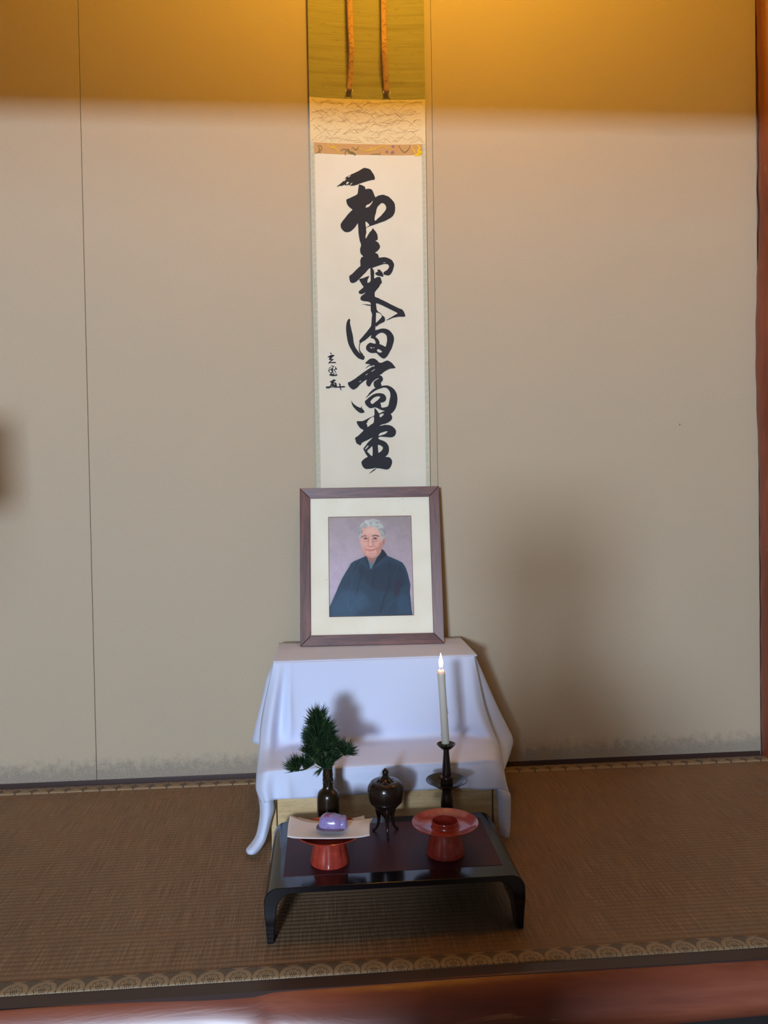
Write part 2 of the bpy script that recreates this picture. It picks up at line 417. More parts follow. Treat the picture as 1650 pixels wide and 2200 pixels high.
# the mat that floors the alcove: ribbed rush surface with two brocade borders
YF, YB = -0.928, -0.002
fl = box('floor', X0, X1, YF, YB, -0.05, -0.006, M_TATAMI); tag(fl, kind='structure')
def ribbed(name, x0, x1, y0, y1, zt, amp, pitch, mat, parent):
    v = []; f = []
    n = int(round((y1-y0)/pitch)); k = 6; nx = 40
    rows = []
    rnd = random.Random(3)
    ys = []
    y = y0
    for i in range(n):
        pw = (y1-y0)/n
        for j in range(k):
            t = j/k
            rows.append((y0+(i+t)*pw, zt - amp*(1-abs(math.sin(math.pi*t))**0.45)))
    rows.append((y1, zt-amp))
    for yy, zz in rows:
        for a in range(nx+1):
            x = x0+(x1-x0)*a/nx
            v.append((x, yy+0.0006*math.sin(x*23+yy*41), zz))
    return pd(name, v, grid_faces(len(rows), nx+1), mat, parent, True)
ribbed('rush_surface', X0, X1, YF+0.030, YB-0.028, 0.0, 0.0009, 0.0132, M_TATAMI, fl)
def border(y_out, y_in, sgn):
    # its own origin lies on the outer edge, so the woven pattern repeats from there
    o = None
    v = []; nx = 90
    prof = [(-0.0, -0.004), (0.0, -0.0012), (0.0012, 0.0004), (0.004, 0.0012), (0.016, 0.0016), (0.032, 0.0014), (0.0345, 0.0008), (0.0350, -0.0008)]
    for a in range(nx+1):
        x = X0+(X1-X0)*a/nx
        for yy, zz in prof:
            wob = 0.0007*math.sin(x*31)+0.0006*math.sin(x*77+1) if yy > 0.03 else 0
            if sgn < 0: yy, zz = yy*1.22, (zz+0.0018 if yy < 0.0347 else -0.0012)
            v.append((x*sgn, yy+wob, zz))
    o = pd('cloth_border', v, grid_faces(nx+1, len(prof)), M_HERI, fl, True)
    o.location = (0, y_out, 0)
    if sgn < 0: o.rotation_euler = (0, 0, math.pi)
    return o
border(YF, None, 1); border(YB-0.0005, None, -1)
tag(box('baseboard_back', X0, 1.298, -0.0022, 0.0115, -0.003, 0.0148, M_SILL, None, 0.0008), kind='structure')
tag(box('trim_2', X0-0.3, 2.2, -0.958, YF-0.0006, -0.05, -0.0012, M_SILL), kind='structure')
# natural log beam along the alcove's front edge
def log_beam():
    v = []; nx = 200; na = 28
    for a in range(nx+1):
        x = -1.75+3.95*a/nx
        top = np.interp(x, [-1.75, -.53, -.37, -.25, -.18, -.13, -.09, .1, .26, .75, 2.2], [-.961, -.960, -.955, -.950, -.946, -.944, -.952, -.951, -.949, -.948, -.948])
        kr = 0.006*math.exp(-((x+0.14)/0.05)**2)
        ry = 0.046+0.003*math.sin(x*3.1+1)+0.0016*math.sin(x*9.7)+kr*0.4; rz = float(np.interp(x, [0.35, 0.85], [0.057, 0.0505]))+0.0010*math.sin(x*13+2)
        lf = 1/(1+math.exp((x+0.12)/0.04)); ry -= 0.013*lf; rz += 0.006*lf
        cy = top+0.004-ry*0.16; cz = -0.0015-rz+0.0012*math.sin(x*6.0)
        for b in range(na):
            t = 2*math.pi*b/na
            q = 1+0.012*math.sin(3*t+x*4)+0.008*math.sin(5*t-x*7)
            sx = math.copysign(abs(math.cos(t))**1.38, math.cos(t)); sz = math.copysign(abs(math.sin(t))**1.38, math.sin(t))
            yv = cy+ry*q*sx; zv = cz+rz*q*sz
            v.append((x, min(yv, top), zv))
    f = []
    for a in range(nx):
        for b in range(na):
            c2 = (b+1) % na
            f.append((a*na+b, a*na+c2, (a+1)*na+c2, (a+1)*na+b))
    f.append(tuple(range(na))[::-1]); f.append(tuple(nx*na+b for b in range(na)))
    return pd('trim_3', v, f, M_LOG_X, None, True)
tag(log_beam(), kind='structure')
tag(box('trim_4', -1.75, 2.2, -0.985, -0.962, -0.185, -0.075, simple('shade_black_plinth', (0.01, 0.008, 0.007), 0.7)), kind='structure')  # near-black colour stands in for the shadow under the log beam
rf = tag(box('floor_room', -2.4, 2.6, -5.6, -0.985, -0.22, -0.185, M_TATAMI), kind='structure')
# natural post at the right end
def post():
    zs = [2.95, 2.25, 2.114, 1.978, 1.842, 1.718, 1.595, 1.43, 1.292, 1.154, 1.016, .877, .737, .458, .177, .023, -0.004][::-1]
    xs = [1.300, 1.299, 1.301, 1.303, 1.303, 1.301, 1.303, 1.297, 1.293, 1.292, 1.295, 1.299, 1.299, 1.300, 1.299, 1.300, 1.300][::-1]
    v = []; f = []; na = 26; nz = 90
    for a in range(nz+1):
        z = -0.004+(2.95+0.004)*a/nz; xl = float(np.interp(z, zs, xs)) + 0.0009*math.sin(z*47)
        r = 0.044
        for b in range(na):
            t = 2*math.pi*b/na
            q = 1+0.02*math.sin(2*t+z*2)+0.012*math.sin(5*t+z*5)
            v.append((xl+r*(1+math.cos(t)*q) if b != na//2 else xl, -0.012+r*math.sin(t)*q, z))
    for a in range(nz):
        for b in range(na):
            c2 = (b+1) % na
            f.append((a*na+b, a*na+c2, (a+1)*na+c2, (a+1)*na+b))
    return pd('trim_5', v, f, M_LOG_Z, None, True)
tag(post(), kind='structure')
def front_post():
    bm = bmesh.new(); zz = np.linspace(-0.075, 1.735, 40)
    tube(bm, [(-1.235+0.004*math.sin(z*4), -0.975, z) for z in zz], [0.06+0.003*math.sin(z*7) for z in zz], 20)
    return bm_obj('trim_6', bm, M_LOG_Z, None, True)
tag(front_post(), kind='structure')

# ------------------------------------------------------------------ hanging scroll
SX0, SX1 = -0.0232, 0.3068
SXC = (SX0+SX1)/2; SHW = (SX1-SX0)/2
def sy(x, lift=0.0):
    t = (x-SXC)/SHW
    return -0.006-0.0085*min(abs(t), 1.0)**3-lift
def taper(x, z):   # the scroll narrows by a few millimetres towards the foot
    k = 1-0.012*(2.2-z)/1.4
    return SXC-0.001*(2.2-z)+(x-SXC)*k
def strip(name, x0, x1, z0, z1, lift, mat, parent, nz=14, nx=22):
    v = []
    for i in range(nz+1):
        z = z0+(z1-z0)*i/nz
        for j in range(nx+1):
            x = x0+(x1-x0)*j/nx
            v.append((taper(x, z), sy(x, lift), z))
    return pd(name, v, grid_faces(nz+1, nx+1), mat, parent, False)
scroll = empty('hanging_scroll', (0.14, -0.01, 0.47))
tag(scroll, 'tall calligraphy hanging scroll in olive and cream silk on the back wall', 'scroll')
def sp(o):   # parent to the scroll, keeping world position
    o.parent = scroll; o.matrix_parent_inverse = scroll.matrix_basis.inverted(); return o
def keep(o, p):
    o.parent = p; o.matrix_parent_inverse = Matrix.Translation(-p.location) if p.type == 'EMPTY' and p.rotation_euler[2] == 0 else p.matrix_basis.inverted(); return o
scroll.matrix_basis = Matrix.Translation((0.14, -0.01, 0.47))
ZG, ZC, ZB = 1.9345, 1.808, 1.7775
sp(solid(strip('silk_panel', SX0, SX1, ZG, 2.56, 0.0003, M_GREEN, None), 0.0004))['label'] = 'olive slub silk top panel'
sp(solid(strip('figured_band', SX0, SX1, ZC, ZG, 0.0003, M_CREAM, None, 4), 0.0004))['label'] = 'cream silk band with scattered pine needle figuring'
sp(solid(strip('backing_silk', SX0, SX1, 0.49, ZC, 0.0, M_SIDE, None), 0.0004))['label'] = 'pale greenish side silk'
sp(solid(strip('brocade_strip', SX0+0.0105, SX1-0.0095, ZB, ZC, 0.0008, M_BROC, None, 3), 0.0003))['label'] = 'copper brocade strip with gold vines'
sp(solid(strip('paper_sheet', SX0+0.0125, SX1-0.0120, 0.56, ZB, 0.0007, M_SHEET, None), 0.0003))['label'] = 'cream paper sheet carrying the brush writing'
def ribbon_poly(bm, pts, wd, lift):
    P = spl(pts, 5)
    P = [np.array((p[0], p[1])) for p in P]
    L_, R_ = [], []
    n = len(P)
    for i, p in enumerate(P):
        d = P[min(i+1, n-1)]-P[max(i-1, 0)]; d = d/(np.linalg.norm(d)+1e-12); nn = np.array((-d[1], d[0]))
        k = wd/2*(0.55+0.45*math.sin(math.pi*min(max(i/(n-1), 0.02), 0.98)))
        L_.append(p+nn*k); R_.append(p-nn*k)
    vv = [bm.verts.new((q[0], sy(q[0], lift), q[1])) for q in L_+R_]
    for i in range(n-1): bm.faces.new((vv[i], vv[i+1], vv[n+i+1], vv[n+i]))
GOLD = [[[[260,18069],[294,17986],[377,17952],[474,17978],[523,18050]],9],[[[379,18059],[425,17965],[509,17919],[555,17825],[626,17766]],9],[[[1099,18037],[1193,17931],[1338,17898],[1507,17913],[1652,17964],[1799,18031],[1943,17993],[2027,17946]],9],[[[1521,18033],[1503,17973],[1458,17919]],8],[[[2661,18090],[2671,17970],[2742,17875],[2790,17804]],10],[[[2818,18057],[2890,17974],[2840,17877],[2937,17855],[2741,17768],[2948,17771]],22],[[[583,18037],[655,18038]],7]]
OLIVE = [[[[616,17873],[712,17923],[808,17900],[759,17840],[757,17745]],9],[[[833,17937],[879,17842],[975,17820],[1058,17762]],26],[[[954,17987],[1073,17917],[1147,18014]],10],[[[-104,17753],[4,17803],[101,17900],[67,17994],[-29,17980]],8],[[[-5,17945],[42,17899],[4,17827],[63,17780]],10],[[[2284,18059],[2354,17940],[2450,17858],[2573,17944],[2624,18065]],11],[[[1480,17793],[1650,17808],[1746,17798],[1748,17882]],7]]
PURP = [[[[1917,17885],[1989,17862]],30],[[[2062,17839],[2159,17877]],30],[[[2089,18031],[2161,18009]],24]]
for nm, dat, mt in (('gold_vine', GOLD, M_GOLD), ('olive_leaf', OLIVE, M_OLIVE), ('mauve_blossom', PURP, M_PURP)):
    for pts, wd in dat:
        bm = bmesh.new()
        ribbon_poly(bm, [(x/1e4, z/1e4) for x, z in pts], wd/5.5*0.00134, 0.0014)
        sp(bm_obj(nm, bm, mt))
# pine needle figuring on the cream band
bm = bmesh.new(); rnd = random.Random(11)
for row in range(5):
    for k in range(13):
        cx = SX0+0.012+k*0.0252+(0.012 if row % 2 else 0); cz = ZC+0.012+row*0.0255
        for q in range(4):
            a = rnd.choice([-0.72, -0.66, 0.62, 0.7, 0.1, -0.12, 0.3]) if True else 0
            ln = rnd.uniform(0.014, 0.036); x = cx+rnd.uniform(-.009, .009); z = cz+rnd.uniform(-.008, .008)
            for s_ in ((0, 0.06) if rnd.random() < 0.45 else (0,)):
                dx, dz = math.cos(a+s_)*ln, math.sin(a+s_)*ln
                xa, xb, za, zb = x-dx/2, x+dx/2, z-dz/2, z+dz/2
                if min(xa, xb) < SX0+0.002 or max(xa, xb) > SX1-0.002 or min(za, zb) < ZC+0.002 or max(za, zb) > ZG-0.002: continue
                ribbon_poly(bm, [(xa, za), (x, z), (xb, zb)], 0.00055, 0.0009)
o = sp(bm_obj('needle_figuring', bm, M_PINEPAT)); o['kind'] = 'stuff'
# zigzag figuring of the side silks
bm = bmesh.new()
for side in (0, 1):
    xc = (SX0+0.0062) if side == 0 else (SX1-0.006)
    z = 0.58; i = 0
    while z < ZC-0.01:
        for k in range(3):
            zz = z+k*0.0042
            ribbon_poly(bm, [(taper(xc-0.0035, zz), zz), (taper(xc+0.0005*(k % 2), zz), zz+0.005), (taper(xc+0.003, zz), zz+0.004-0.001*k)], 0.0006, 0.0006)
        z += 0.0185+0.003*math.sin(i*2.1); i += 1
o = sp(bm_obj('side_figuring', bm, M_SIDEPAT)); o['kind'] = 'stuff'
# ink
def ink(name, polys, jit, lift):
    bm = bmesh.new(); rnd = random.Random(5)
    lay = bm.verts.layers.float.new('layer')
    for pi_, poly in enumerate(polys):
        loops = []
        for ri, ring in enumerate(poly):
            pts = spl([(x/1e4, z/1e4) for x, z in ring], 3 if jit else 2, True)
            pts = [(p[0]+rnd.uniform(-jit, jit), p[1]+rnd.uniform(-jit, jit)) for p in pts]
            loops.append([Vector((x, z, 0)) for x, z in pts])
        tris = tessellate_polygon(loops)
        flat = [p for lp in loops for p in lp]
        vv = [bm.verts.new((p.x, 0, p.y)) for p in flat]
        for q_ in vv: q_[lay] = pi_*0.00004
        for t in tris:
            try: bm.faces.new([vv[i] for i in t])
            except ValueError: pass
    x = 0.04
    while x < 0.27:
        geom = bm.verts[:]+bm.edges[:]+bm.faces[:]
        bmesh.ops.bisect_plane(bm, geom=geom, plane_co=(x, 0, 0), plane_no=(1, 0, 0)); x += 0.012
    for v_ in bm.verts: v_.co.y = sy(v_.co.x, lift+v_[lay])
    return sp(bm_obj(name, bm, M_INK))
ink('brush_writing', [[[[506,16866],[613,16952],[694,17032],[775,17138],[896,17206],[1029,17267],[1149,17328],[1256,17395],[1310,17407],[1402,17391],[1468,17359],[1520,17288],[1565,17216],[1591,17138],[1580,17078],[1490,17064],[1383,17036],[1276,17002],[1143,16954],[1076,16926],[983,16899],[890,16897],[838,16923],[784,16902],[718,16915],[652,16887],[573,16880],[519,16853]],[[786,16994],[852,16995],[818,16953],[772,16928]],[[884,16943],[947,16986],[933,16957],[890,16920]],[[714,17059],[775,17102],[745,17044],[700,17017]],[[812,17146],[909,17193],[855,17137]]],[[[1136,16934],[1175,16928],[1235,16909],[1287,16883],[1313,16844],[1315,16808],[1379,16819],[1439,16820],[1498,16794],[1531,16742],[1556,16677],[1582,16611],[1601,16582],[1641,16605],[1695,16632],[1775,16651],[1842,16652],[1908,16629],[1974,16603],[2040,16545],[2106,16473],[2145,16408],[2157,16329],[2157,16223],[2140,16144],[2099,16064],[2031,16004],[1950,15957],[1856,15909],[1762,15875],[1682,15848],[1574,15807],[1494,15780],[1414,15753],[1347,15719],[1317,15686],[1321,15581],[1303,15501],[1295,15422],[1312,15416],[1356,15489],[1424,15595],[1479,15648],[1503,15701],[1545,15662],[1597,15597],[1636,15518],[1645,15439],[1640,15373],[1580,15346],[1646,15307],[1691,15241],[1708,15175],[1682,15109],[1615,15042],[1567,15009],[1627,14976],[1659,14924],[1665,14858],[1657,14778],[1476,14711],[1367,14605],[1155,14630],[1136,14696],[1131,14775],[1152,14834],[1219,14881],[1213,14907],[1161,14960],[1136,15025],[1134,15118],[1158,15184],[1159,15250],[1128,15342],[1106,15473],[1093,15618],[1083,15828],[1043,15782],[988,15709],[921,15642],[854,15596],[774,15578],[708,15588],[656,15627],[604,15692],[590,15784],[620,15850],[701,15956],[796,16075],[877,16162],[934,16221],[879,16260],[814,16325],[775,16403],[764,16482],[791,16515],[884,16556],[978,16603],[1058,16644],[1092,16683],[1106,16776],[1121,16868]],[[1798,16416],[1851,16391],[1890,16338],[1902,16273],[1874,16206],[1820,16140],[1738,16047],[1657,15980],[1583,15913],[1564,15965],[1579,16058],[1607,16137],[1621,16217],[1649,16296],[1704,16363],[1758,16409]],[[1519,16479],[1505,16426],[1451,16359],[1417,16319],[1357,16292],[1310,16292],[1345,16358],[1411,16385],[1479,16432]],[[1303,15883],[1349,15864],[1414,15786],[1361,15752],[1316,15719]]],[[[1213,14894],[1612,14884],[1665,14866],[1745,14874],[1825,14879],[1905,14866],[1985,14834],[2051,14781],[2090,14715],[2102,14649],[2081,14570],[2052,14477],[2004,14404],[1937,14357],[1857,14370],[1797,14389],[1798,14449],[1859,14489],[1926,14542],[1954,14608],[1942,14655],[1889,14685],[1795,14680],[1688,14646],[1581,14613],[1473,14572],[1393,14559],[1339,14512],[1285,14446],[1204,14366],[1109,14273],[1028,14194],[961,14151],[894,14137],[842,14166],[819,14232],[808,14311],[832,14357],[879,14384],[966,14470],[1061,14563],[1149,14643],[1136,14696],[1138,14788]],[[1783,14726],[1865,14730],[1822,14713]],[[1395,14668],[1476,14724],[1456,14698],[1406,14660]]],[[[1551,14421],[1632,14474],[1612,14514],[1672,14527],[1725,14488],[1777,14409],[1786,14323],[1709,14336],[1603,14362]]],[[[1420,14579],[1460,14572],[1512,14513],[1527,14447],[1523,14368],[1528,14275],[1602,14309],[1682,14316],[1715,14276],[1734,14210],[1743,14151],[1699,14104],[1664,14038],[1596,13958],[1535,13879],[1530,13826],[1542,13753],[1619,13720],[1725,13667],[1857,13608],[1990,13536],[2122,13470],[2229,13417],[2309,13390],[2361,13324],[2381,13271],[2393,13185],[2225,13181],[2117,13164],[2023,13144],[1956,13111],[1835,13071],[1916,13124],[2010,13178],[2119,13244],[2173,13284],[2053,13350],[1921,13416],[1788,13482],[1656,13541],[1569,13561],[1568,13495],[1580,13389],[1565,13309],[1556,13177],[1551,13044],[1538,12912],[1531,12793],[1528,12647],[1519,12594],[1420,12620],[1407,12653],[1333,12594],[1238,12514],[1157,12468],[1090,12429],[1065,12495],[1146,12594],[1241,12700],[1337,12819],[1405,12912],[1420,12991],[1429,13124],[1444,13256],[1412,13349],[1408,13468],[1406,13574],[1324,13613],[1217,13626],[1138,13652],[1119,13705],[1147,13771],[1221,13825],[1264,13875],[1195,13838],[1121,13827],[1082,13850],[1073,13897],[1144,13963],[1214,14029],[1172,14089],[1127,14168],[1095,14247],[1202,14280],[1323,14327],[1379,14341],[1369,14301],[1334,14235],[1333,14145],[1414,14195],[1422,14301],[1418,14433]]],[[[1149,13533],[1243,13539],[1415,13524],[1415,13494],[1322,13501],[1242,13523]]],[[[1573,13402],[1612,13336],[1691,13283],[1744,13217],[1796,13177],[1815,13111],[1801,13045],[1727,13005],[1646,12965],[1551,12899],[1537,12991],[1580,13031],[1662,13111],[1723,13190],[1691,13257],[1625,13294],[1558,13309]]],[[[783,13123],[816,13083],[808,13017],[832,12872],[869,12713],[893,12581],[904,12449],[942,12329],[1007,12223],[1085,12137],[1164,12090],[1210,12044],[1202,11984],[1175,11951],[1109,11965],[1029,11998],[951,12071],[886,12151],[821,12263],[770,12356],[732,12488],[706,12647],[692,12806],[701,12951],[729,13057]]],[[[1070,12435],[1093,12422],[1072,12316],[1093,12197],[1165,12117],[1151,12084],[1092,12137],[1057,12197],[1052,12316]]],[[[1531,12793],[1603,12813],[1684,12839],[1777,12846],[1871,12826],[1950,12779],[2016,12700],[2055,12620],[2064,12527],[2038,12407],[1996,12288],[1940,12182],[1885,12089],[1830,12022],[1763,11985],[1697,12010],[1617,12076],[1565,12136],[1512,12149],[1432,12143],[1352,12163],[1286,12210],[1254,12276],[1262,12342],[1303,12395],[1370,12441],[1437,12428],[1530,12415],[1524,12488],[1479,12547],[1386,12587],[1440,12647],[1508,12713]],[[1533,12600],[1574,12660],[1655,12713],[1735,12726],[1802,12693],[1854,12633],[1863,12514],[1844,12408],[1816,12328],[1729,12368],[1650,12401],[1644,12461],[1612,12527],[1572,12574]],[[1566,12222],[1594,12255],[1647,12242],[1713,12182],[1672,12158],[1606,12169]],[[1381,12315],[1434,12295],[1421,12273],[1387,12286]],[[1461,12315],[1501,12295],[1485,12283]]],[[[1227,11865],[1281,11918],[1349,11971],[1429,11994],[1509,11977],[1575,11930],[1621,11877],[1694,11870],[1775,11903],[1856,11929],[1922,11909],[2002,11849],[2054,11782],[2096,11722],[2026,11703],[1946,11696],[1865,11663],[1770,11611],[1689,11544],[1635,11518],[1688,11485],[1724,11425],[1719,11358],[1685,11318],[1664,11279],[1683,11205],[1629,11159],[1548,11133],[1482,11173],[1456,11240],[1464,11320],[1525,11372],[1620,11425],[1553,11412],[1472,11359],[1404,11293],[1362,11214],[1335,11187],[1282,11201],[1246,11254],[1244,11321],[1259,11387],[1151,11321],[1056,11242],[988,11163],[881,11104],[801,11137],[736,11217],[718,11297],[792,11336],[926,11415],[1047,11507],[1182,11600],[1317,11692],[1418,11755],[1372,11782],[1291,11745],[1224,11699],[1292,11772],[1366,11818],[1293,11835],[1233,11845]],[[1412,11785],[1479,11791],[1492,11771],[1441,11758]],[[1234,11531],[1288,11559],[1274,11533],[1245,11512]],[[1396,11625],[1504,11691],[1477,11654],[1409,11615]],[[1031,11319],[1098,11361],[1087,11332]]],[[[1216,10849],[1277,10935],[1359,11041],[1454,11120],[1548,11160],[1656,11199],[1790,11218],[1870,11211],[1950,11177],[2030,11117],[2095,11023],[2127,10916],[2135,10810],[2116,10677],[2074,10557],[2019,10477],[1924,10398],[1804,10459],[1738,10493],[1644,10520],[1538,10574],[1472,10588],[1364,10565],[1298,10590],[1219,10670],[1194,10763],[1262,10829],[1357,10908],[1452,10967],[1546,10993],[1653,10997],[1746,10966],[1798,10905],[1811,10839],[1783,10772],[1715,10733],[1641,10720],[1660,10653],[1672,10587],[1780,10592],[1861,10632],[1903,10785],[1933,10944],[1908,11051],[1842,11131],[1762,11156],[1655,11132],[1520,11080],[1399,11001],[1304,10922]],[[1354,10749],[1395,10815],[1477,10881],[1571,10907],[1637,10893],[1596,10827],[1515,10761],[1407,10688]]],[[[802,10799],[834,10739],[900,10672],[979,10619],[1071,10578],[1099,10642],[1108,10571],[1150,10524],[1182,10457],[1135,10434],[1055,10435],[976,10486],[898,10566],[833,10659]]],[[[1471,10568],[1524,10521],[1563,10468],[1596,10421],[1670,10447],[1764,10479],[1911,10438],[1930,10398],[1970,10331],[1970,10264],[1934,10211],[1866,10159],[1772,10119],[1664,10094],[1610,10057],[1664,10067],[1771,10086],[1878,10078],[1958,10051],[2024,9997],[2070,9930],[2076,9863],[2048,9783],[1980,9737],[1899,9725],[1765,9739],[1658,9747],[1591,9741],[1564,9708],[1603,9668],[1683,9640],[1763,9599],[1816,9545],[1855,9478],[1867,9385],[1852,9291],[1810,9212],[1756,9172],[1849,9158],[1916,9117],[1948,9050],[1947,8983],[1912,8890],[1844,8817],[1749,8805],[1643,8827],[1509,8842],[1441,8789],[1279,8685],[1374,8777],[1496,8862],[1415,8843],[1268,8825],[1174,8833],[1108,8887],[1076,8954],[1064,9021],[1112,9087],[1180,9140],[1247,9179],[1195,9259],[1156,9340],[1128,9407],[1186,9486],[1254,9578],[1335,9657],[1383,9704],[1377,9717],[1282,9671],[1188,9626],[1094,9580],[1046,9508],[986,9535],[934,9569],[908,9649],[896,9716],[964,9768],[1058,9847],[1140,9939],[1074,9980],[1009,10047],[970,10114],[951,10194],[1051,10199],[1131,10205],[1239,10257],[1347,10310],[1455,10362],[1463,10468]],[[1615,10387],[1743,10406],[1634,10301]],[[1250,10151],[1265,10204],[1346,10283],[1443,10322],[1438,10163],[1356,10097],[1262,10031],[1250,10098],[1223,10125]],[[1578,9775],[1593,9828],[1660,9867],[1828,9906],[1780,9839],[1686,9800]],[[1547,9502],[1601,9508],[1667,9467],[1693,9427],[1651,9347],[1563,9288],[1552,9402]],[[1386,9470],[1388,9217],[1341,9218],[1276,9285],[1236,9339],[1318,9418]],[[1177,9406],[1253,9496],[1279,9482],[1200,9393]]]], 0.00018, 0.0012)
ink('signature', [[[[221,12149],[248,12152],[275,12128],[259,12110],[227,12134]]],[[[150,12029],[223,12077],[283,12094],[325,12090],[350,12065],[306,12041],[282,12011],[251,11975],[305,11974],[329,11957],[304,11944],[274,11921],[225,11885],[291,11888],[364,11892],[390,11866],[381,11856],[303,11855],[206,11852],[176,11843],[168,11861],[207,11903],[238,11942],[190,11951],[184,11963],[209,12011],[161,12018]]],[[[241,11783],[266,11795],[301,11777],[337,11776],[325,11752],[291,11716],[312,11698],[300,11674],[311,11632],[289,11596],[334,11584],[340,11560],[321,11530],[375,11530],[376,11572],[347,11626],[324,11674],[342,11689],[363,11689],[361,11770],[379,11740],[414,11692],[408,11674],[354,11671],[377,11614],[394,11548],[423,11524],[405,11500],[344,11488],[260,11489],[200,11506],[185,11522],[213,11542],[225,11566],[184,11603],[163,11639],[173,11669],[221,11681],[276,11723],[289,11759]],[[194,11651],[251,11654],[262,11620],[238,11584],[202,11615]],[[261,11566],[292,11581],[322,11566],[291,11548],[261,11551]]],[[[171,11702],[204,11729],[265,11759],[228,11723],[192,11696]]],[[[194,11320],[245,11350],[306,11392],[343,11392],[378,11358],[342,11343],[311,11313],[365,11307],[395,11271],[405,11199],[472,11198],[472,11234],[455,11286],[509,11258],[511,11198],[593,11210],[643,11185],[604,11161],[519,11159],[530,11096],[500,11087],[489,11150],[374,11157],[218,11155],[181,11137],[97,11140],[86,11170],[110,11191],[195,11197],[213,11230],[244,11296]],[[304,11277],[329,11283],[352,11247],[328,11253]],[[230,11182],[321,11178],[314,11169],[236,11170]],[[243,11224],[261,11227],[255,11209]]]], 0.0, 0.0012)
# rods, hanging cord, wind ribbons
bm = bmesh.new(); tube(bm, [(SX0-0.003, -0.012, 2.565), (SX1+0.003, -0.012, 2.565)], 0.008, 12); sp(bm_obj('top_rod', bm, M_TWIG, None, True))
bm = bmesh.new(); tube(bm, [(SX0+0.004, -0.012, 0.485), (SX1-0.006, -0.012, 0.485)], 0.0105, 16); sp(bm_obj('roller', bm, M_SIDE, None, True))
for s_ in (SX0-0.010, SX1-0.006):
    bm = bmesh.new(); tube(bm, [(s_, -0.012, 0.485), (s_+0.014, -0.012, 0.485)], 0.0125, 16); sp(bm_obj('roller_knob', bm, M_TWIG, None, True))
bm = bmesh.new(); tube(bm, [(0.06, -0.012, 2.573), (0.142, -0.006, 2.70), (0.225, -0.012, 2.573)], 0.0018, 8); sp(bm_obj('hanging_cord', bm, M_VINE, None, True))
def futai(cs, name='wind_ribbon'):
    # cs: x centre, depth, height, half width, twist
    v = []
    for p in spl(cs, 6):
        x, y, z, hw, tw = p
        for k in (-1, -0.33, 0.33, 1):
            v.append((x+k*hw*math.cos(tw), y-k*hw*math.sin(tw)-0.0006*(1-k*k), z))
    o = pd(name, v, grid_faces(len(v)//4, 4), M_BROC, None, True); solid(o, 0.0007, 0); return sp(o)
rib1 = [(.0945, -.012, 2.55, .0078, 0), (.0945, -.030, 2.30, .0078, .1), (.0948, -.033, 2.19, .0078, .15), (.0960, -.036, 2.11, .0078, .2), (.0978, -.040, 2.055, .0076, .1), (.0945, -.027, 2.00, .0072, .05), (.0900, -.016, 1.952, .0078, 0)]
rib2 = [(.1895, -.012, 2.55, .0078, 0), (.1905, -.030, 2.30, .0078, -.1), (.1905, -.032, 2.19, .0078, -.1), (.1900, -.036, 2.11, .0078, -.1), (.1895, -.042, 2.055, .0078, .1), (.1925, -.030, 2.00, .0074, .1), (.1965, -.016, 1.949, .0078, 0)]
for cs in (rib1, rib2):
    rb = futai(cs)
    P = spl(cs, 12)
    rnd = random.Random(int(cs[0][0]*1e4))
    for q in range(17):
        bm = bmesh.new()
        i = int(len(P)*(0.20+0.78*(q+rnd.uniform(-.35,.35))/17)); i = min(i, len(P)-1)
        x, y, z, hw, tw = P[i]
        sgn = -1 if q % 2 else 1
        prev = None; rl = rnd.uniform(0.6, 1.8); am = rnd.uniform(-0.009, 0.009); wn = rnd.choice((1, 1.5, 2))
        for k in range(9):
            a = k/8; uu = sgn*hw*(0.95-rl*a); vv = am*math.sin(a*math.pi*wn)
            yy = y-uu*math.sin(tw)*math.cos(tw)-0.0022
            pair = (bm.verts.new((x+uu, yy, z+vv+0.0006)), bm.verts.new((x+uu, yy, z+vv-0.0006)))
            if prev: bm.faces.new((prev[0], pair[0], pair[1], prev[1]))
            prev = pair
        o = bm_obj('vine_figure', bm, M_VINE); o.parent = rb
    x, y, z, hw, tw = cs[-1]
    for s_ in (-1, 1):
        bm = bmesh.new()
        for k in range(9):
            a = rnd.uniform(-0.6, 0.6)
            tube(bm, [(x+s_*hw, y-0.001, z+0.006), (x+s_*(hw+0.0018)+0.001*a, y-0.002, z+0.002), (x+s_*(hw+0.0010)+0.0025*a, y-0.002, z-0.002)], [0.0005, 0.0006, 0.0004], 4)
        o = bm_obj('tassel', bm, M_SHEET); o.parent = rb

# ------------------------------------------------------------------ wooden stepped stand and white cloth
stand = empty('stepped_stand', (0.12, -0.25, 0)); tag(stand, 'pale wooden two-step stand mostly hidden under the white cloth', 'stand')
def sb(name, *a, b=0.0015):
    o = box(name, *a, M_PALE, None, b); keep(o, stand); return o
stand.matrix_basis = Matrix.Translation((0.12, -0.25, 0))
sb('side_board', -.1355, -.1235, -.452, -.045, 0.0, .180); sb('side_board', .3805, .3925, -.452, -.045, 0.0, .180)
sb('front_board', -.1215, .3775, -.450, -.438, 0.004, .168)
sb('front_rail', -.1215, .3775, -.448, -.436, .168, .180)
sb('lower_shelf', -.1215, .3785, -.436, -.045, .170, .1815)
sb('upper_side', -.130, -.118, -.275, -.045, .1818, .375); sb('upper_side', .361, .373, -.275, -.045, .1818, .375)
sb('riser_board', -.118, .361, -.275, -.263, .1818, .375)
sb('top_board', -.130, .373, -.275, -.045, .376, .386)
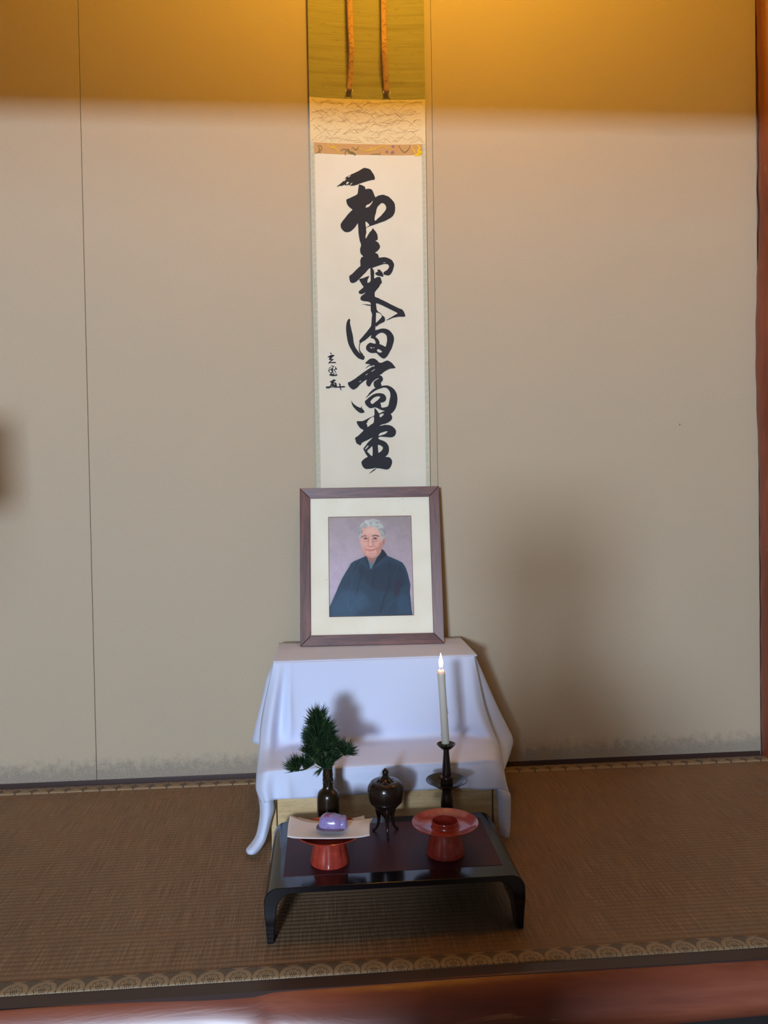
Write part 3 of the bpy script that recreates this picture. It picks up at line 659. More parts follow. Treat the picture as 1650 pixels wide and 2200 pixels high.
PATCH = {"main":[[[[-0.136,-0.045,0.396],[-0.122,-0.045,0.396],[-0.108,-0.045,0.396],[-0.094,-0.045,0.396],[-0.07,-0.045,0.396],[0.11,-0.045,0.396],[0.3,-0.045,0.396],[0.335,-0.045,0.396],[0.36,-0.045,0.396],[0.379,-0.045,0.396]],[[-0.136,-0.16,0.3965],[-0.122,-0.16,0.3965],[-0.108,-0.16,0.3965],[-0.094,-0.16,0.3965],[-0.07,-0.16,0.3965],[0.11,-0.16,0.3965],[0.3,-0.16,0.3965],[0.335,-0.16,0.3965],[0.36,-0.16,0.3965],[0.379,-0.16,0.3965]],[[-0.136,-0.272,0.396],[-0.122,-0.272,0.396],[-0.108,-0.272,0.396],[-0.094,-0.272,0.396],[-0.07,-0.272,0.396],[0.11,-0.272,0.396],[0.3,-0.272,0.396],[0.335,-0.272,0.396],[0.36,-0.272,0.396],[0.379,-0.272,0.396]],[[-0.136,-0.287,0.3925],[-0.122,-0.287,0.3925],[-0.108,-0.287,0.3925],[-0.094,-0.287,0.3925],[-0.07,-0.287,0.3925],[0.11,-0.287,0.3925],[0.3,-0.287,0.3925],[0.335,-0.287,0.3925],[0.36,-0.287,0.3925],[0.379,-0.287,0.3925]],[[-0.1357,-0.291,0.3887],[-0.1218,-0.293,0.3886],[-0.1069,-0.292,0.3891],[-0.093,-0.293,0.3888],[-0.0631,-0.292,0.3876],[0.1151,-0.292,0.3874],[0.2886,-0.292,0.3875],[0.3303,-0.292,0.3885],[0.3552,-0.293,0.3891],[0.3724,-0.291,0.3893]],[[-0.1471,-0.288,0.3453],[-0.1277,-0.303,0.347],[-0.1123,-0.293,0.3429],[-0.0948,-0.298,0.3435],[-0.0638,-0.294,0.3426],[0.1153,-0.294,0.3397],[0.2935,-0.294,0.3381],[0.3326,-0.295,0.3393],[0.3623,-0.302,0.3399],[0.3832,-0.287,0.3369]],[[-0.1606,-0.292,0.2885],[-0.1369,-0.318,0.2912],[-0.1182,-0.292,0.2811],[-0.0967,-0.306,0.2864],[-0.0626,-0.296,0.2847],[0.1165,-0.296,0.2814],[0.2982,-0.296,0.2781],[0.3396,-0.297,0.2744],[0.3689,-0.312,0.2774],[0.3972,-0.29,0.2668]],[[-0.1688,-0.302,0.2394],[-0.1436,-0.334,0.24],[-0.1237,-0.295,0.2262],[-0.0974,-0.31,0.2366],[-0.06,-0.298,0.235],[0.1178,-0.298,0.2302],[0.303,-0.298,0.2276],[0.3489,-0.301,0.2243],[0.3842,-0.326,0.2267],[0.4122,-0.3,0.2131]],[[-0.1707,-0.328,0.2015],[-0.1461,-0.356,0.2028],[-0.1263,-0.32,0.1924],[-0.0984,-0.306,0.1937],[-0.0607,-0.3,0.1936],[0.1194,-0.3,0.1932],[0.3081,-0.3,0.1936],[0.355,-0.304,0.1929],[0.3962,-0.334,0.196],[0.4239,-0.33,0.1748]],[[-0.1705,-0.375,0.1777],[-0.146,-0.405,0.1903],[-0.1235,-0.385,0.1891],[-0.095,-0.362,0.194],[-0.065,-0.36,0.1935],[0.11,-0.36,0.1935],[0.27,-0.36,0.1935],[0.33,-0.362,0.194],[0.395,-0.392,0.1906],[0.4167,-0.39,0.1606]],[[-0.1697,-0.425,0.1635],[-0.1475,-0.457,0.1837],[-0.1234,-0.456,0.1865],[-0.097,-0.455,0.1872],[-0.0621,-0.455,0.1867],[0.1141,-0.455,0.1886],[0.2876,-0.455,0.1886],[0.3424,-0.455,0.1895],[0.3853,-0.455,0.1887],[0.4093,-0.44,0.1516]],[[-0.1696,-0.44,0.1538],[-0.1479,-0.468,0.1749],[-0.1239,-0.467,0.1777],[-0.0966,-0.467,0.1776],[-0.062,-0.467,0.1771],[0.1152,-0.467,0.1788],[0.2887,-0.467,0.1786],[0.3431,-0.467,0.1784],[0.3852,-0.469,0.1761],[0.41,-0.45,0.1376]],[[-0.169,-0.45,0.1372],[-0.1485,-0.48,0.1519],[-0.1253,-0.47,0.1502],[-0.0967,-0.476,0.1533],[-0.0572,-0.468,0.1506],[0.118,-0.467,0.1529],[0.2901,-0.469,0.1533],[0.3457,-0.474,0.1537],[0.3878,-0.48,0.1529],[0.4125,-0.457,0.1204]],[[-0.158,-0.462,0.1125],[-0.1413,-0.486,0.1213],[-0.1236,-0.472,0.1212],[-0.0948,-0.482,0.1259],[-0.0524,-0.469,0.1198],[0.1196,-0.468,0.1247],[0.2896,-0.47,0.1267],[0.3483,-0.48,0.1245],[0.3828,-0.486,0.1263],[0.4156,-0.462,0.1079]]],5,5],"left_side":[[[[-0.1348,-0.286,0.3922],[-0.1381,-0.24,0.3824],[-0.1409,-0.16,0.3801],[-0.139,-0.05,0.382]],[[-0.1409,-0.276,0.3539],[-0.1545,-0.25,0.3506],[-0.1541,-0.16,0.3333],[-0.1537,-0.06,0.3231]],[[-0.1491,-0.27,0.3115],[-0.1647,-0.25,0.307],[-0.1641,-0.17,0.2901],[-0.161,-0.08,0.2762]],[[-0.1583,-0.268,0.2642],[-0.1778,-0.245,0.2585],[-0.1752,-0.18,0.2426],[-0.1715,-0.09,0.2211]],[[-0.1648,-0.27,0.2214],[-0.1897,-0.24,0.2133],[-0.1855,-0.17,0.1931],[-0.1831,-0.1,0.173]],[[-0.1687,-0.275,0.1819],[-0.1974,-0.24,0.1813],[-0.1923,-0.17,0.1599],[-0.1875,-0.1,0.1386]]],4,4],"right_side":[[[[0.3722,-0.286,0.3918],[0.3816,-0.25,0.3852],[0.388,-0.16,0.3804],[0.3877,-0.05,0.381]],[[0.3794,-0.276,0.3356],[0.405,-0.24,0.3323],[0.4101,-0.16,0.3187],[0.4169,-0.06,0.3035]],[[0.3917,-0.27,0.2652],[0.437,-0.23,0.2551],[0.4411,-0.16,0.2412],[0.4405,-0.07,0.2252]],[[0.4098,-0.272,0.2048],[0.4684,-0.22,0.1893],[0.4697,-0.16,0.1751],[0.4668,-0.08,0.154]],[[0.4246,-0.29,0.1642],[0.4817,-0.23,0.1547],[0.4848,-0.17,0.138],[0.479,-0.1,0.1161]],[[0.4189,-0.35,0.1468],[0.469,-0.26,0.1331],[0.4722,-0.2,0.1205],[0.4708,-0.14,0.1058]],[[0.4093,-0.44,0.1505],[0.4279,-0.36,0.1233],[0.4372,-0.3,0.1145],[0.4403,-0.25,0.1066]]],4,4],"left_tail":[[[[-0.1699,-0.41,0.1624],[-0.1626,-0.445,0.1618],[-0.1506,-0.464,0.1598],[-0.1364,-0.461,0.1473]],[[-0.1713,-0.425,0.1331],[-0.1617,-0.462,0.1361],[-0.1437,-0.478,0.1383],[-0.1305,-0.461,0.1279]],[[-0.1646,-0.435,0.1063],[-0.153,-0.472,0.1131],[-0.1396,-0.482,0.1196],[-0.1275,-0.462,0.1153]],[[-0.1625,-0.44,0.0845],[-0.1509,-0.476,0.0966],[-0.1381,-0.48,0.0966],[-0.1269,-0.462,0.095]],[[-0.1646,-0.445,0.0619],[-0.1547,-0.474,0.0706],[-0.1436,-0.482,0.0734],[-0.1334,-0.465,0.0742]],[[-0.1711,-0.45,0.0353],[-0.1613,-0.476,0.0432],[-0.1514,-0.483,0.0447],[-0.142,-0.47,0.0448]],[[-0.1796,-0.462,0.024],[-0.1698,-0.488,0.0311],[-0.1583,-0.49,0.0303],[-0.149,-0.478,0.0276]],[[-0.1903,-0.482,0.0168],[-0.1821,-0.502,0.0204],[-0.1697,-0.503,0.0202],[-0.1589,-0.487,0.0153]],[[-0.1882,-0.484,0.0071],[-0.1814,-0.5,0.0121],[-0.1741,-0.502,0.0126],[-0.1672,-0.488,0.0078]]],4,4],"right_tail":[[[[0.379,-0.474,0.1241],[0.3899,-0.488,0.1268],[0.4162,-0.464,0.1087]],[[0.3828,-0.475,0.1048],[0.3957,-0.49,0.1058],[0.418,-0.465,0.097]],[[0.3863,-0.472,0.0676],[0.3983,-0.486,0.0696],[0.4182,-0.462,0.0619]],[[0.3885,-0.47,0.034],[0.3999,-0.482,0.0354],[0.4164,-0.463,0.0296]],[[0.3908,-0.468,0.0091],[0.4011,-0.475,0.0062],[0.4136,-0.464,0.005]]],4,4]}
cv = []; cf = []
for nm, (rows, nu, nv) in PATCH.items():
    g = grid_patch(rows, nu, nv)
    off = len(cv); nr, nc = len(g), len(g[0])
    for i in range(nr):
        for j in range(nc):
            p = g[i][j].copy()
            cv.append((p[0], p[1], max(p[2], 0.002)))
    fs = grid_faces(nr, nc, off)
    cf += fs
cloth = pd('tablecloth', cv, cf, M_CLOTH, None, True)
bm = bmesh.new(); bm.from_mesh(cloth.data); bmesh.ops.remove_doubles(bm, verts=bm.verts[:], dist=0.0005); bm.to_mesh(cloth.data); bm.free()
solid(cloth, 0.0012, 0)
tag(cloth, 'white cotton cloth draped over the stepped stand, its left tail reaching the mat', 'cloth')

# ------------------------------------------------------------------ framed portrait
BL = Vector((-0.0741, -0.1200, 0.3985)); ex = Vector((0.99887, -0.04748, 0)).normalized()
nn = Vector((-0.04665, -0.98135, 0.18650)).normalized(); ez = -(ex.cross(nn)).normalized()
if ez.z < 0: ez = -ez
FM = Matrix(((ex.x, -nn.x, ez.x, BL.x), (ex.y, -nn.y, ez.y, BL.y), (ex.z, -nn.z, ez.z, BL.z), (0, 0, 0, 1)))
pf = empty('picture_frame'); pf.matrix_world = FM
tag(pf, 'dark reddish wooden frame holding a portrait photograph, standing on the white cloth', 'picture')
W_, H_, B_ = 0.3935, 0.4390, 0.0295
T_ = 0.018
def rail(a0, a1, b0, b1, c1, c0, mat):
    # a quad in the frame plane, extruded backwards
    q = [a0, a1, b1, b0]
    v = [(x, 0.0, z) for x, z in q]+[(x, T_, z) for x, z in q]
    # front face dips slightly to the inner edge
    v[2] = (v[2][0], 0.003, v[2][2]); v[3] = (v[3][0], 0.003, v[3][2])
    f = [(0, 1, 2, 3), (7, 6, 5, 4), (0, 4, 5, 1), (1, 5, 6, 2), (2, 6, 7, 3), (3, 7, 4, 0)]
    o = pd('frame_rail', v, f, mat, pf); 
    bm = bmesh.new(); bm.from_mesh(o.data); bmesh.ops.recalc_face_normals(bm, faces=bm.faces[:]); bm.to_mesh(o.data); bm.free()
    bev(o, 0.0012, 2); return o
g_ = 0.0002
rail((0, 0), (W_, 0), (B_+g_, B_-g_), (W_-B_-g_, B_-g_), 0, 0, M_FRAME_H)
rail((0, H_), (W_, H_), (B_+g_, H_-B_+g_), (W_-B_-g_, H_-B_+g_), 0, 0, M_FRAME_H)
rail((0, 0.0), (0, H_), (B_-g_, B_+g_), (B_-g_, H_-B_-g_), 0, 0, M_FRAME_V)
rail((W_, 0), (W_, H_), (W_-B_+g_, B_+g_), (W_-B_+g_, H_-B_-g_), 0, 0, M_FRAME_V)
# mount board with a bevelled window
PX0, PX1, PZ0, PZ1 = 0.0792, 0.3128, 0.0780, 0.3568
i0, i1, j0, j1 = B_-0.004, W_-B_+0.004, B_-0.004, H_-B_+0.004
v = [(i0, .0065, j0), (i1, .0065, j0), (i1, .0065, j1), (i0, .0065, j1), (PX0, .0065, PZ0), (PX1, .0065, PZ0), (PX1, .0065, PZ1), (PX0, .0065, PZ1),
     (PX0+.0014, .0082, PZ0+.0014), (PX1-.0014, .0082, PZ0+.0014), (PX1-.0014, .0082, PZ1-.0014), (PX0+.0014, .0082, PZ1-.0014)]
f = []
for k in range(4):
    q = (k+1) % 4
    f += [(k, q, 4+q, 4+k), (4+k, 4+q, 8+q, 8+k)]
mb = pd('mount_board', v, f, M_MAT, pf); mb.data.materials.append(simple('mount_bevel', L(150, 110, 74), 0.8))
for i, p in enumerate(mb.data.polygons): p.material_index = i % 2
mb['label'] = 'off-white mount board with brown foxing spots'
box('back_board', B_-0.006, W_-B_+0.006, 0.0115, 0.0155, B_-0.006, H_-B_+0.006, M_PALE, pf)
gl = pd('glass', [(i0, .0052, j0), (i1, .0052, j0), (i1, .0052, j1), (i0, .0052, j1)], [(0, 1, 2, 3)], M_GLASS, pf)
# the photograph itself, a flat colour print
def paint():
    SH = [["p",[40,64,92],1,1,[[444,400],[355,432],[295,453],[262,473],[235,514],[197,562],[152,626],[118,687],[84,753],[43,831],[-21,938],[-22,1034],[1008,1031],[985,1000],[975,946],[961,770],[970,697],[940,580],[923,536],[906,505],[878,472],[812,444],[710,405],[689,390],[639,332],[610,312],[475,360]]],["p",[58,92,128],60,0.75,[[150,730],[419,766],[503,889],[268,1004],[14,999],[38,867]]],["p",[30,46,68],40,0.75,[[325,457],[499,540],[723,452],[890,529],[936,684],[748,772],[530,737],[351,581]]],["p",[50,82,118],30,0.7,[[851,774],[930,806],[974,983],[813,985],[804,864]]],["p",[48,36,62],22,0.8,[[834,639],[855,682],[836,792],[776,815],[772,742],[804,669]]],["l",[20,34,52],14,0.9,[[365,451],[323,506],[293,567]]],["l",[58,84,112],12,0.7,[[384,458],[334,512],[307,567]]],["l",[24,38,58],12,0.7,[[406,508],[391,581],[368,642],[317,788]]],["l",[24,38,58],12,0.8,[[723,458],[721,514],[723,575]]],["l",[56,78,106],14,0.7,[[836,516],[803,583],[771,656]]],["l",[22,34,54],12,0.9,[[855,504],[815,577],[779,656]]],["l",[24,36,58],34,0.6,[[717,618],[714,710],[651,831],[603,963]]],["l",[24,36,58],30,0.5,[[566,523],[533,633],[509,694]]],["l",[70,105,140],14,0.6,[[214,822],[219,895],[247,944]]],["l",[70,105,140],12,0.45,[[418,814],[315,855],[247,956]]],["l",[66,98,132],16,0.4,[[277,616],[268,689],[214,792]]],["l",[66,98,132],12,0.5,[[669,964],[700,893],[782,846]]],["p",[24,30,50],3,1,[[627,344],[642,333],[668,354],[697,394],[658,419],[597,462],[544,504],[499,540],[496,531],[561,442],[615,381]]],["l",[50,66,92],6,0.8,[[697,395],[597,465],[499,543]]],["p",[30,46,68],3,1,[[455,402],[429,415],[443,459],[471,509],[496,540],[479,490],[462,434]]],["p",[96,134,165],3,1,[[462,428],[476,459],[496,537],[511,525],[553,461],[581,412],[565,424],[519,488],[501,483]]],["p",[168,126,124],4,1,[[455,397],[464,429],[501,480],[514,490],[565,427],[627,363],[609,337],[490,360]]],["l",[140,98,98],14,0.5,[[513,435],[510,479]]],["p",[214,172,170],4,1,[[393,113],[379,195],[376,252],[391,308],[405,352],[430,390],[466,413],[510,424],[554,421],[600,393],[627,356],[644,288],[652,213],[638,137],[587,95],[513,84],[438,89]]],["p",[178,128,122],22,0.75,[[580,312],[646,238],[643,313],[623,363],[592,399],[540,423],[578,374]]],["p",[190,140,136],18,0.6,[[387,308],[422,390],[473,416],[554,421],[540,398],[459,391],[416,334]]],["p",[228,192,188],26,0.7,[[422,133],[556,123],[600,168],[510,179],[421,171]]],["p",[224,184,180],20,0.6,[[403,265],[455,272],[454,310],[410,309]]],["p",[224,180,174],20,0.6,[[544,267],[597,262],[603,300],[558,311]]],["p",[190,132,124],3,1,[[640,247],[661,222],[676,229],[674,270],[655,298],[638,297]]],["l",[140,90,86],8,0.7,[[657,244],[659,276]]],["p",[180,188,198],5,1,[[364,220],[355,188],[354,151],[370,113],[394,75],[432,44],[484,26],[544,23],[596,38],[640,73],[668,118],[680,169],[676,213],[657,232],[637,266],[636,231],[627,200],[615,162],[590,130],[557,110],[512,106],[467,101],[437,113],[411,121],[393,145],[387,195],[380,239]]],["l",[120,130,142],10,0.7,[[378,113],[362,151],[364,195]]],["l",[130,140,152],10,0.7,[[401,95],[423,108],[452,105]]],["l",[120,130,142],10,0.7,[[432,51],[423,76],[445,92]]],["l",[215,222,230],10,0.7,[[484,36],[476,64],[490,93]]],["l",[210,218,226],10,0.7,[[529,30],[536,59],[565,88]]],["l",[210,216,224],10,0.7,[[589,44],[610,79],[624,111]]],["l",[150,158,170],10,0.7,[[632,92],[649,137],[659,175]]],["l",[110,118,128],10,0.7,[[616,130],[637,168],[643,213]]],["l",[110,116,128],10,0.7,[[664,124],[674,169],[671,207]]],["l",[140,148,158],10,0.7,[[565,94],[601,117],[622,162]]],["l",[205,212,220],10,0.7,[[394,75],[439,64],[469,45]]],["l",[140,150,160],10,0.7,[[446,73],[438,89],[468,96]]],["l",[150,158,168],10,0.7,[[513,71],[512,96]]],["l",[196,200,206],10,0.7,[[643,200],[638,238],[645,257]]],["l",[212,218,226],4.547372050507098,0.7,[[403,80],[400,85],[388,90]]],["l",[122,129,139],5.812529724552571,0.7,[[643,121],[658,126],[664,131]]],["l",[222,227,232],7.036097199320533,0.7,[[528,59],[519,50],[502,41]]],["l",[168,176,186],4.4549237091232,0.7,[[615,82],[630,89],[636,96]]],["l",[150,158,170],4.430915673400258,0.7,[[414,69],[410,72],[398,75]]],["l",[104,113,122],7.6054998400186395,0.7,[[398,155],[400,163],[394,170]]],["l",[150,158,170],6.8072790263251655,0.7,[[563,68],[576,70],[580,72]]],["l",[150,158,170],5.1426129209196585,0.7,[[385,113],[381,122],[367,130]]],["l",[212,218,226],6.1272319760972636,0.7,[[459,46],[454,48],[441,49]]],["l",[128,138,150],4.790592620038726,0.7,[[451,71],[441,74],[422,76]]],["l",[128,138,150],7.65225972835108,0.7,[[397,117],[390,123],[374,129]]],["l",[222,227,232],5.067369193841623,0.7,[[550,57],[572,53],[585,49]]],["l",[222,227,232],6.629762899764298,0.7,[[496,54],[484,55],[462,56]]],["l",[182,186,190],5.200179014101121,0.7,[[376,126],[367,135],[348,143]]],["l",[182,186,190],4.5561536076695015,0.7,[[379,177],[380,185],[372,192]]],["l",[168,176,186],4.380446882070098,0.7,[[559,56],[572,54],[576,52]]],["l",[104,113,122],5.952957114820997,0.7,[[404,146],[401,155],[388,164]]],["l",[196,203,212],5.545331825560549,0.7,[[394,117],[393,124],[384,132]]],["l",[212,218,226],6.5833859394692915,0.7,[[568,46],[584,49],[591,51]]],["l",[128,138,150],4.687891011768521,0.7,[[529,64],[519,61],[501,58]]],["l",[222,227,232],5.988832199912617,0.7,[[459,64],[454,63],[440,63]]],["l",[150,158,170],6.591659877492543,0.7,[[519,60],[514,58],[501,55]]],["l",[128,138,150],5.575011694921892,0.7,[[621,88],[632,93],[634,99]]],["l",[212,218,226],4.844862393294006,0.7,[[472,66],[466,67],[451,66]]],["l",[104,113,122],4.373342722018181,0.7,[[385,198],[388,211],[382,223]]],["l",[182,186,190],5.296435520820046,0.7,[[656,197],[667,209],[668,221]]],["l",[196,203,212],7.635404976602626,0.7,[[477,53],[472,52],[457,50]]],["l",[196,203,212],4.3184856041472734,0.7,[[641,87],[662,94],[675,100]]],["l",[196,203,212],6.065096655552717,0.7,[[492,42],[479,41],[458,41]]],["l",[212,218,226],4.782964273846495,0.7,[[596,50],[617,50],[628,50]]],["l",[196,203,212],5.588090289027495,0.7,[[465,41],[452,39],[431,38]]],["l",[196,203,212],7.283688654780946,0.7,[[472,40],[463,41],[445,42]]],["l",[128,138,150],6.029279107993631,0.7,[[576,64],[593,65],[601,66]]],["l",[122,129,139],7.120252851159647,0.7,[[402,147],[402,158],[393,168]]],["l",[128,138,150],5.07442406646398,0.7,[[593,53],[616,54],[630,54]]],["l",[104,113,122],6.989546163616632,0.7,[[652,182],[659,191],[657,200]]],["l",[196,203,212],5.986593657158801,0.7,[[416,76],[408,83],[392,90]]],["l",[104,113,122],7.972331715451928,0.7,[[406,139],[404,144],[393,149]]],["l",[137,144,152],5.058535667867805,0.7,[[663,165],[671,173],[669,181]]],["l",[104,113,122],4.370788786600222,0.7,[[392,140],[386,149],[371,159]]],["l",[212,218,226],7.342415360206144,0.7,[[586,48],[605,48],[616,48]]],["l",[173,178,185],7.2592173883537185,0.7,[[403,146],[403,160],[394,173]]],["l",[196,203,212],7.86884872099135,0.7,[[625,88],[640,92],[646,95]]],["l",[122,129,139],4.638951246651536,0.7,[[372,149],[369,163],[357,177]]],["l",[212,218,226],6.137854046303135,0.7,[[429,85],[423,91],[408,97]]],["l",[173,178,185],4.228709297056592,0.7,[[372,142],[369,149],[357,157]]],["l",[196,203,212],7.527604020901077,0.7,[[626,117],[637,123],[640,129]]],["l",[222,227,232],7.724982731032614,0.7,[[624,94],[639,103],[644,112]]],["l",[150,158,170],4.243387749637391,0.7,[[402,127],[396,133],[382,139]]],["l",[122,129,139],6.313378890948001,0.7,[[654,151],[666,162],[669,172]]],["l",[122,129,139],7.474222343163102,0.7,[[668,154],[675,167],[673,180]]],["l",[150,158,170],7.332083884712745,0.7,[[633,87],[647,91],[652,94]]],["l",[104,113,122],5.156560415235372,0.7,[[638,134],[652,144],[656,154]]],["l",[168,176,186],5.903387222417162,0.7,[[414,93],[406,102],[390,112]]],["l",[196,203,212],5.388178687545211,0.7,[[450,85],[438,90],[417,94]]],["l",[212,218,226],7.310923283834877,0.7,[[617,79],[630,83],[634,88]]],["l",[128,138,150],6.521132158598425,0.7,[[506,32],[494,32],[473,31]]],["l",[137,144,152],5.474879055793521,0.7,[[630,225],[636,232],[633,239]]],["l",[137,144,152],4.943060531521528,0.7,[[632,186],[636,194],[631,202]]],["l",[196,203,212],6.970714051386284,0.7,[[471,62],[464,64],[448,66]]],["l",[168,176,186],5.25251028123334,0.7,[[610,68],[631,74],[642,80]]],["l",[160,166,173],4.557972301454374,0.7,[[400,178],[400,187],[392,197]]],["l",[168,176,186],5.04319678110774,0.7,[[443,91],[435,94],[418,96]]],["l",[137,144,152],4.356377616502133,0.7,[[639,135],[654,146],[661,157]]],["l",[173,178,185],5.445480755498476,0.7,[[649,156],[655,164],[652,172]]],["l",[128,138,150],6.093154332320079,0.7,[[576,60],[593,60],[602,60]]],["l",[128,138,150],7.172348787345144,0.7,[[576,48],[594,45],[602,42]]],["l",[222,227,232],7.824333075155966,0.7,[[622,107],[639,113],[648,119]]],["l",[173,178,185],6.944314659136983,0.7,[[391,195],[389,203],[378,211]]],["l",[222,227,232],5.316278169058005,0.7,[[628,93],[647,96],[657,99]]],["l",[137,144,152],4.383370325454359,0.7,[[645,139],[664,148],[673,157]]],["l",[150,158,170],7.623024735209052,0.7,[[536,49],[559,47],[573,46]]],["l",[168,176,186],6.820549289769772,0.7,[[499,62],[493,62],[479,61]]],["l",[173,178,185],5.138875635393213,0.7,[[645,171],[652,182],[650,192]]],["l",[168,176,186],5.237119920942589,0.7,[[627,109],[641,112],[646,115]]],["l",[168,176,186],6.770791968550042,0.7,[[450,75],[447,78],[435,80]]],["l",[150,158,170],4.623588225714591,0.7,[[606,91],[624,98],[634,105]]],["l",[104,113,122],7.299911525416504,0.7,[[635,129],[651,140],[659,151]]],["l",[196,203,212],6.47033542802426,0.7,[[554,52],[571,51],[580,51]]],["l",[128,138,150],7.783872191956747,0.7,[[582,63],[597,66],[603,68]]],["l",[222,227,232],5.351128658282914,0.7,[[561,37],[579,37],[587,37]]],["l",[128,138,150],4.56394269051688,0.7,[[384,123],[382,128],[371,133]]],["l",[150,158,170],5.4226945271748725,0.7,[[418,85],[409,95],[392,105]]],["l",[150,158,170],5.645151126342368,0.7,[[455,79],[446,85],[427,91]]],["l",[173,178,185],7.020316541648295,0.7,[[395,191],[399,206],[393,220]]],["l",[104,113,122],4.413087773663211,0.7,[[651,197],[659,207],[658,216]]],["l",[212,218,226],4.793146170626674,0.7,[[419,116],[412,121],[396,125]]],["l",[196,203,212],7.699148490644365,0.7,[[580,78],[596,79],[603,80]]],["l",[212,218,226],5.910023773822813,0.7,[[587,45],[607,44],[618,43]]],["l",[168,176,186],7.133235177122322,0.7,[[516,38],[504,34],[483,29]]],["l",[104,113,122],5.896419193639375,0.7,[[377,154],[378,166],[371,179]]],["l",[104,113,122],7.230420729425454,0.7,[[628,123],[638,130],[638,136]]],["l",[150,158,170],6.496448043451952,0.7,[[409,113],[405,119],[392,125]]],["l",[196,203,212],5.412477598459072,0.7,[[507,60],[502,59],[488,58]]],["l",[182,186,190],6.207668627293243,0.7,[[391,156],[384,167],[367,179]]],["l",[112,92,96],18,0.85,[[401,207],[428,196],[454,198]]],["l",[96,80,84],19,0.9,[[530,200],[562,191],[602,203]]],["p",[110,72,74],3,0.8,[[412,226],[435,214],[461,214],[476,227],[460,233],[430,234]]],["p",[105,70,72],3,0.8,[[527,226],[550,212],[576,214],[592,227],[575,234],[545,235]]],["l",[225,205,205],7,0.6,[[423,226],[468,228]]],["l",[225,205,205],7,0.6,[[537,227],[583,227]]],["l",[42,30,36],17,1,[[442,221],[446,225]]],["l",[42,30,36],17,1,[[558,222],[562,225]]],["l",[168,116,116],10,0.6,[[419,249],[448,258],[474,247]]],["l",[168,116,116],10,0.6,[[534,248],[560,255],[586,244]]],["l",[170,116,110],14,0.55,[[483,210],[479,254],[471,291]]],["l",[236,204,198],16,0.8,[[503,210],[500,248],[499,288]]],["l",[160,106,102],14,0.5,[[525,229],[535,273],[536,302]]],["l",[140,88,88],9,0.8,[[471,302],[495,308],[528,303]]],["l",[150,84,86],10,1,[[447,337],[476,337],[501,342],[535,339],[566,332]]],["l",[200,128,128],14,0.8,[[472,350],[505,354],[538,347]]],["l",[172,116,112],10,0.5,[[441,309],[431,334],[440,353]]],["l",[162,106,102],12,0.5,[[560,302],[579,331],[577,352]]],["l",[180,128,122],12,0.5,[[482,376],[511,381],[541,375]]],["l",[150,104,104],14,0.5,[[430,393],[473,419],[525,428],[577,413]]]]
    Wp, Hp = 232, 280
    uu, vv = np.meshgrid((np.arange(Wp)/(Wp-1))*1000, (np.arange(Hp)/(Hp-1))*1000)
    asp = 1.2    # height over width of the print
    def smooth(a, n):
        for _ in range(3):
            k = max(1, int(n))
            p = np.pad(a, ((k, k), (0, 0)), 'edge'); cs_ = np.cumsum(np.vstack([np.zeros((1, p.shape[1])), p]), 0); a = (cs_[2*k+1:]-cs_[:-2*k-1])/(2*k+1)
            p = np.pad(a, ((0, 0), (k, k)), 'edge'); cs_ = np.cumsum(np.hstack([np.zeros((p.shape[0], 1)), p]), 1); a = (cs_[:, 2*k+1:]-cs_[:, :-2*k-1])/(2*k+1)
        return a
    c00, c10, c01, c11 = [np.array(c, float) for c in ((170, 162, 174), (152, 144, 154), (190, 182, 214), (184, 172, 198))]
    s = (uu/1000)[..., None]; t = (vv/1000)[..., None]; t = np.clip(t*1.5, 0, 1)**0.8
    img = (c00*(1-s)+c10*s)*(1-t)+(c01*(1-s)+c11*s)*t
    rs = np.random.RandomState(4)
    for kind, col, wd, al, pts in SH:
        P = np.array(pts, float)
        if kind == 'p':
            m = np.zeros_like(uu)
            for su, sv in ((-.25, -.25), (.25, .25), (-.25, .25), (.25, -.25)):
                U = uu+su*1000/Wp; V = vv+sv*1000/Hp
                ins = np.zeros(uu.shape, bool); n = len(P)
                for i in range(n):
                    x1, y1 = P[i]; x2, y2 = P[(i+1) % n]
                    if y1 == y2: continue
                    cnd = ((y1 > V) != (y2 > V)) & (U < (x2-x1)*(V-y1)/(y2-y1)+x1)
                    ins ^= cnd
                m += ins/4.0
            k = wd/1340*Wp/1.6
            if k >= 0.9: m = smooth(m, round(k))
        else:
            d = np.full(uu.shape, 1e9); n = len(P)
            for i in range(n-1):
                ax, ay = P[i][0], P[i][1]*asp; bx, by = P[i+1][0], P[i+1][1]*asp
                qx, qy = uu-ax, vv*asp-ay; L2 = (bx-ax)**2+(by-ay)**2+1e-9
                tt = np.clip((qx*(bx-ax)+qy*(by-ay))/L2, 0, 1)
                d = np.minimum(d, np.hypot(qx-tt*(bx-ax), qy-tt*(by-ay)))
            hw = wd/1340*1000/2; sft = 3.0+(0.45*hw if al < 0.75 else 0.0)
            m = np.clip((hw+sft-d)/(2*sft), 0, 1)
        m = (m*al)[..., None]
        img = img*(1-m)+np.array(col, float)*m
    mot = smooth(rs.normal(0, 1, uu.shape), 5)*26; mot2 = smooth(rs.normal(0, 1, uu.shape), 2)*8
    img = img*(1+np.clip((mot+mot2)/255*2.2, -0.16, 0.16)[..., None])
    img += rs.normal(0, 1.6, img.shape)
    img = np.clip(img/255, 0, 1)
    lin = np.where(img <= 0.04045, img/12.92, ((img+0.055)/1.055)**2.4)
    lin = np.clip(lin*np.array((1.30, 1.10, 0.84)), 0, 0.92)     # warm gain put into the print's colours to offset the bluish light
    X, Z = np.meshgrid(np.linspace(PX0+.0005, PX1-.0005, Wp), np.linspace(PZ1-.0005, PZ0+.0005, Hp))
    me = bpy.data.meshes.new('photograph')
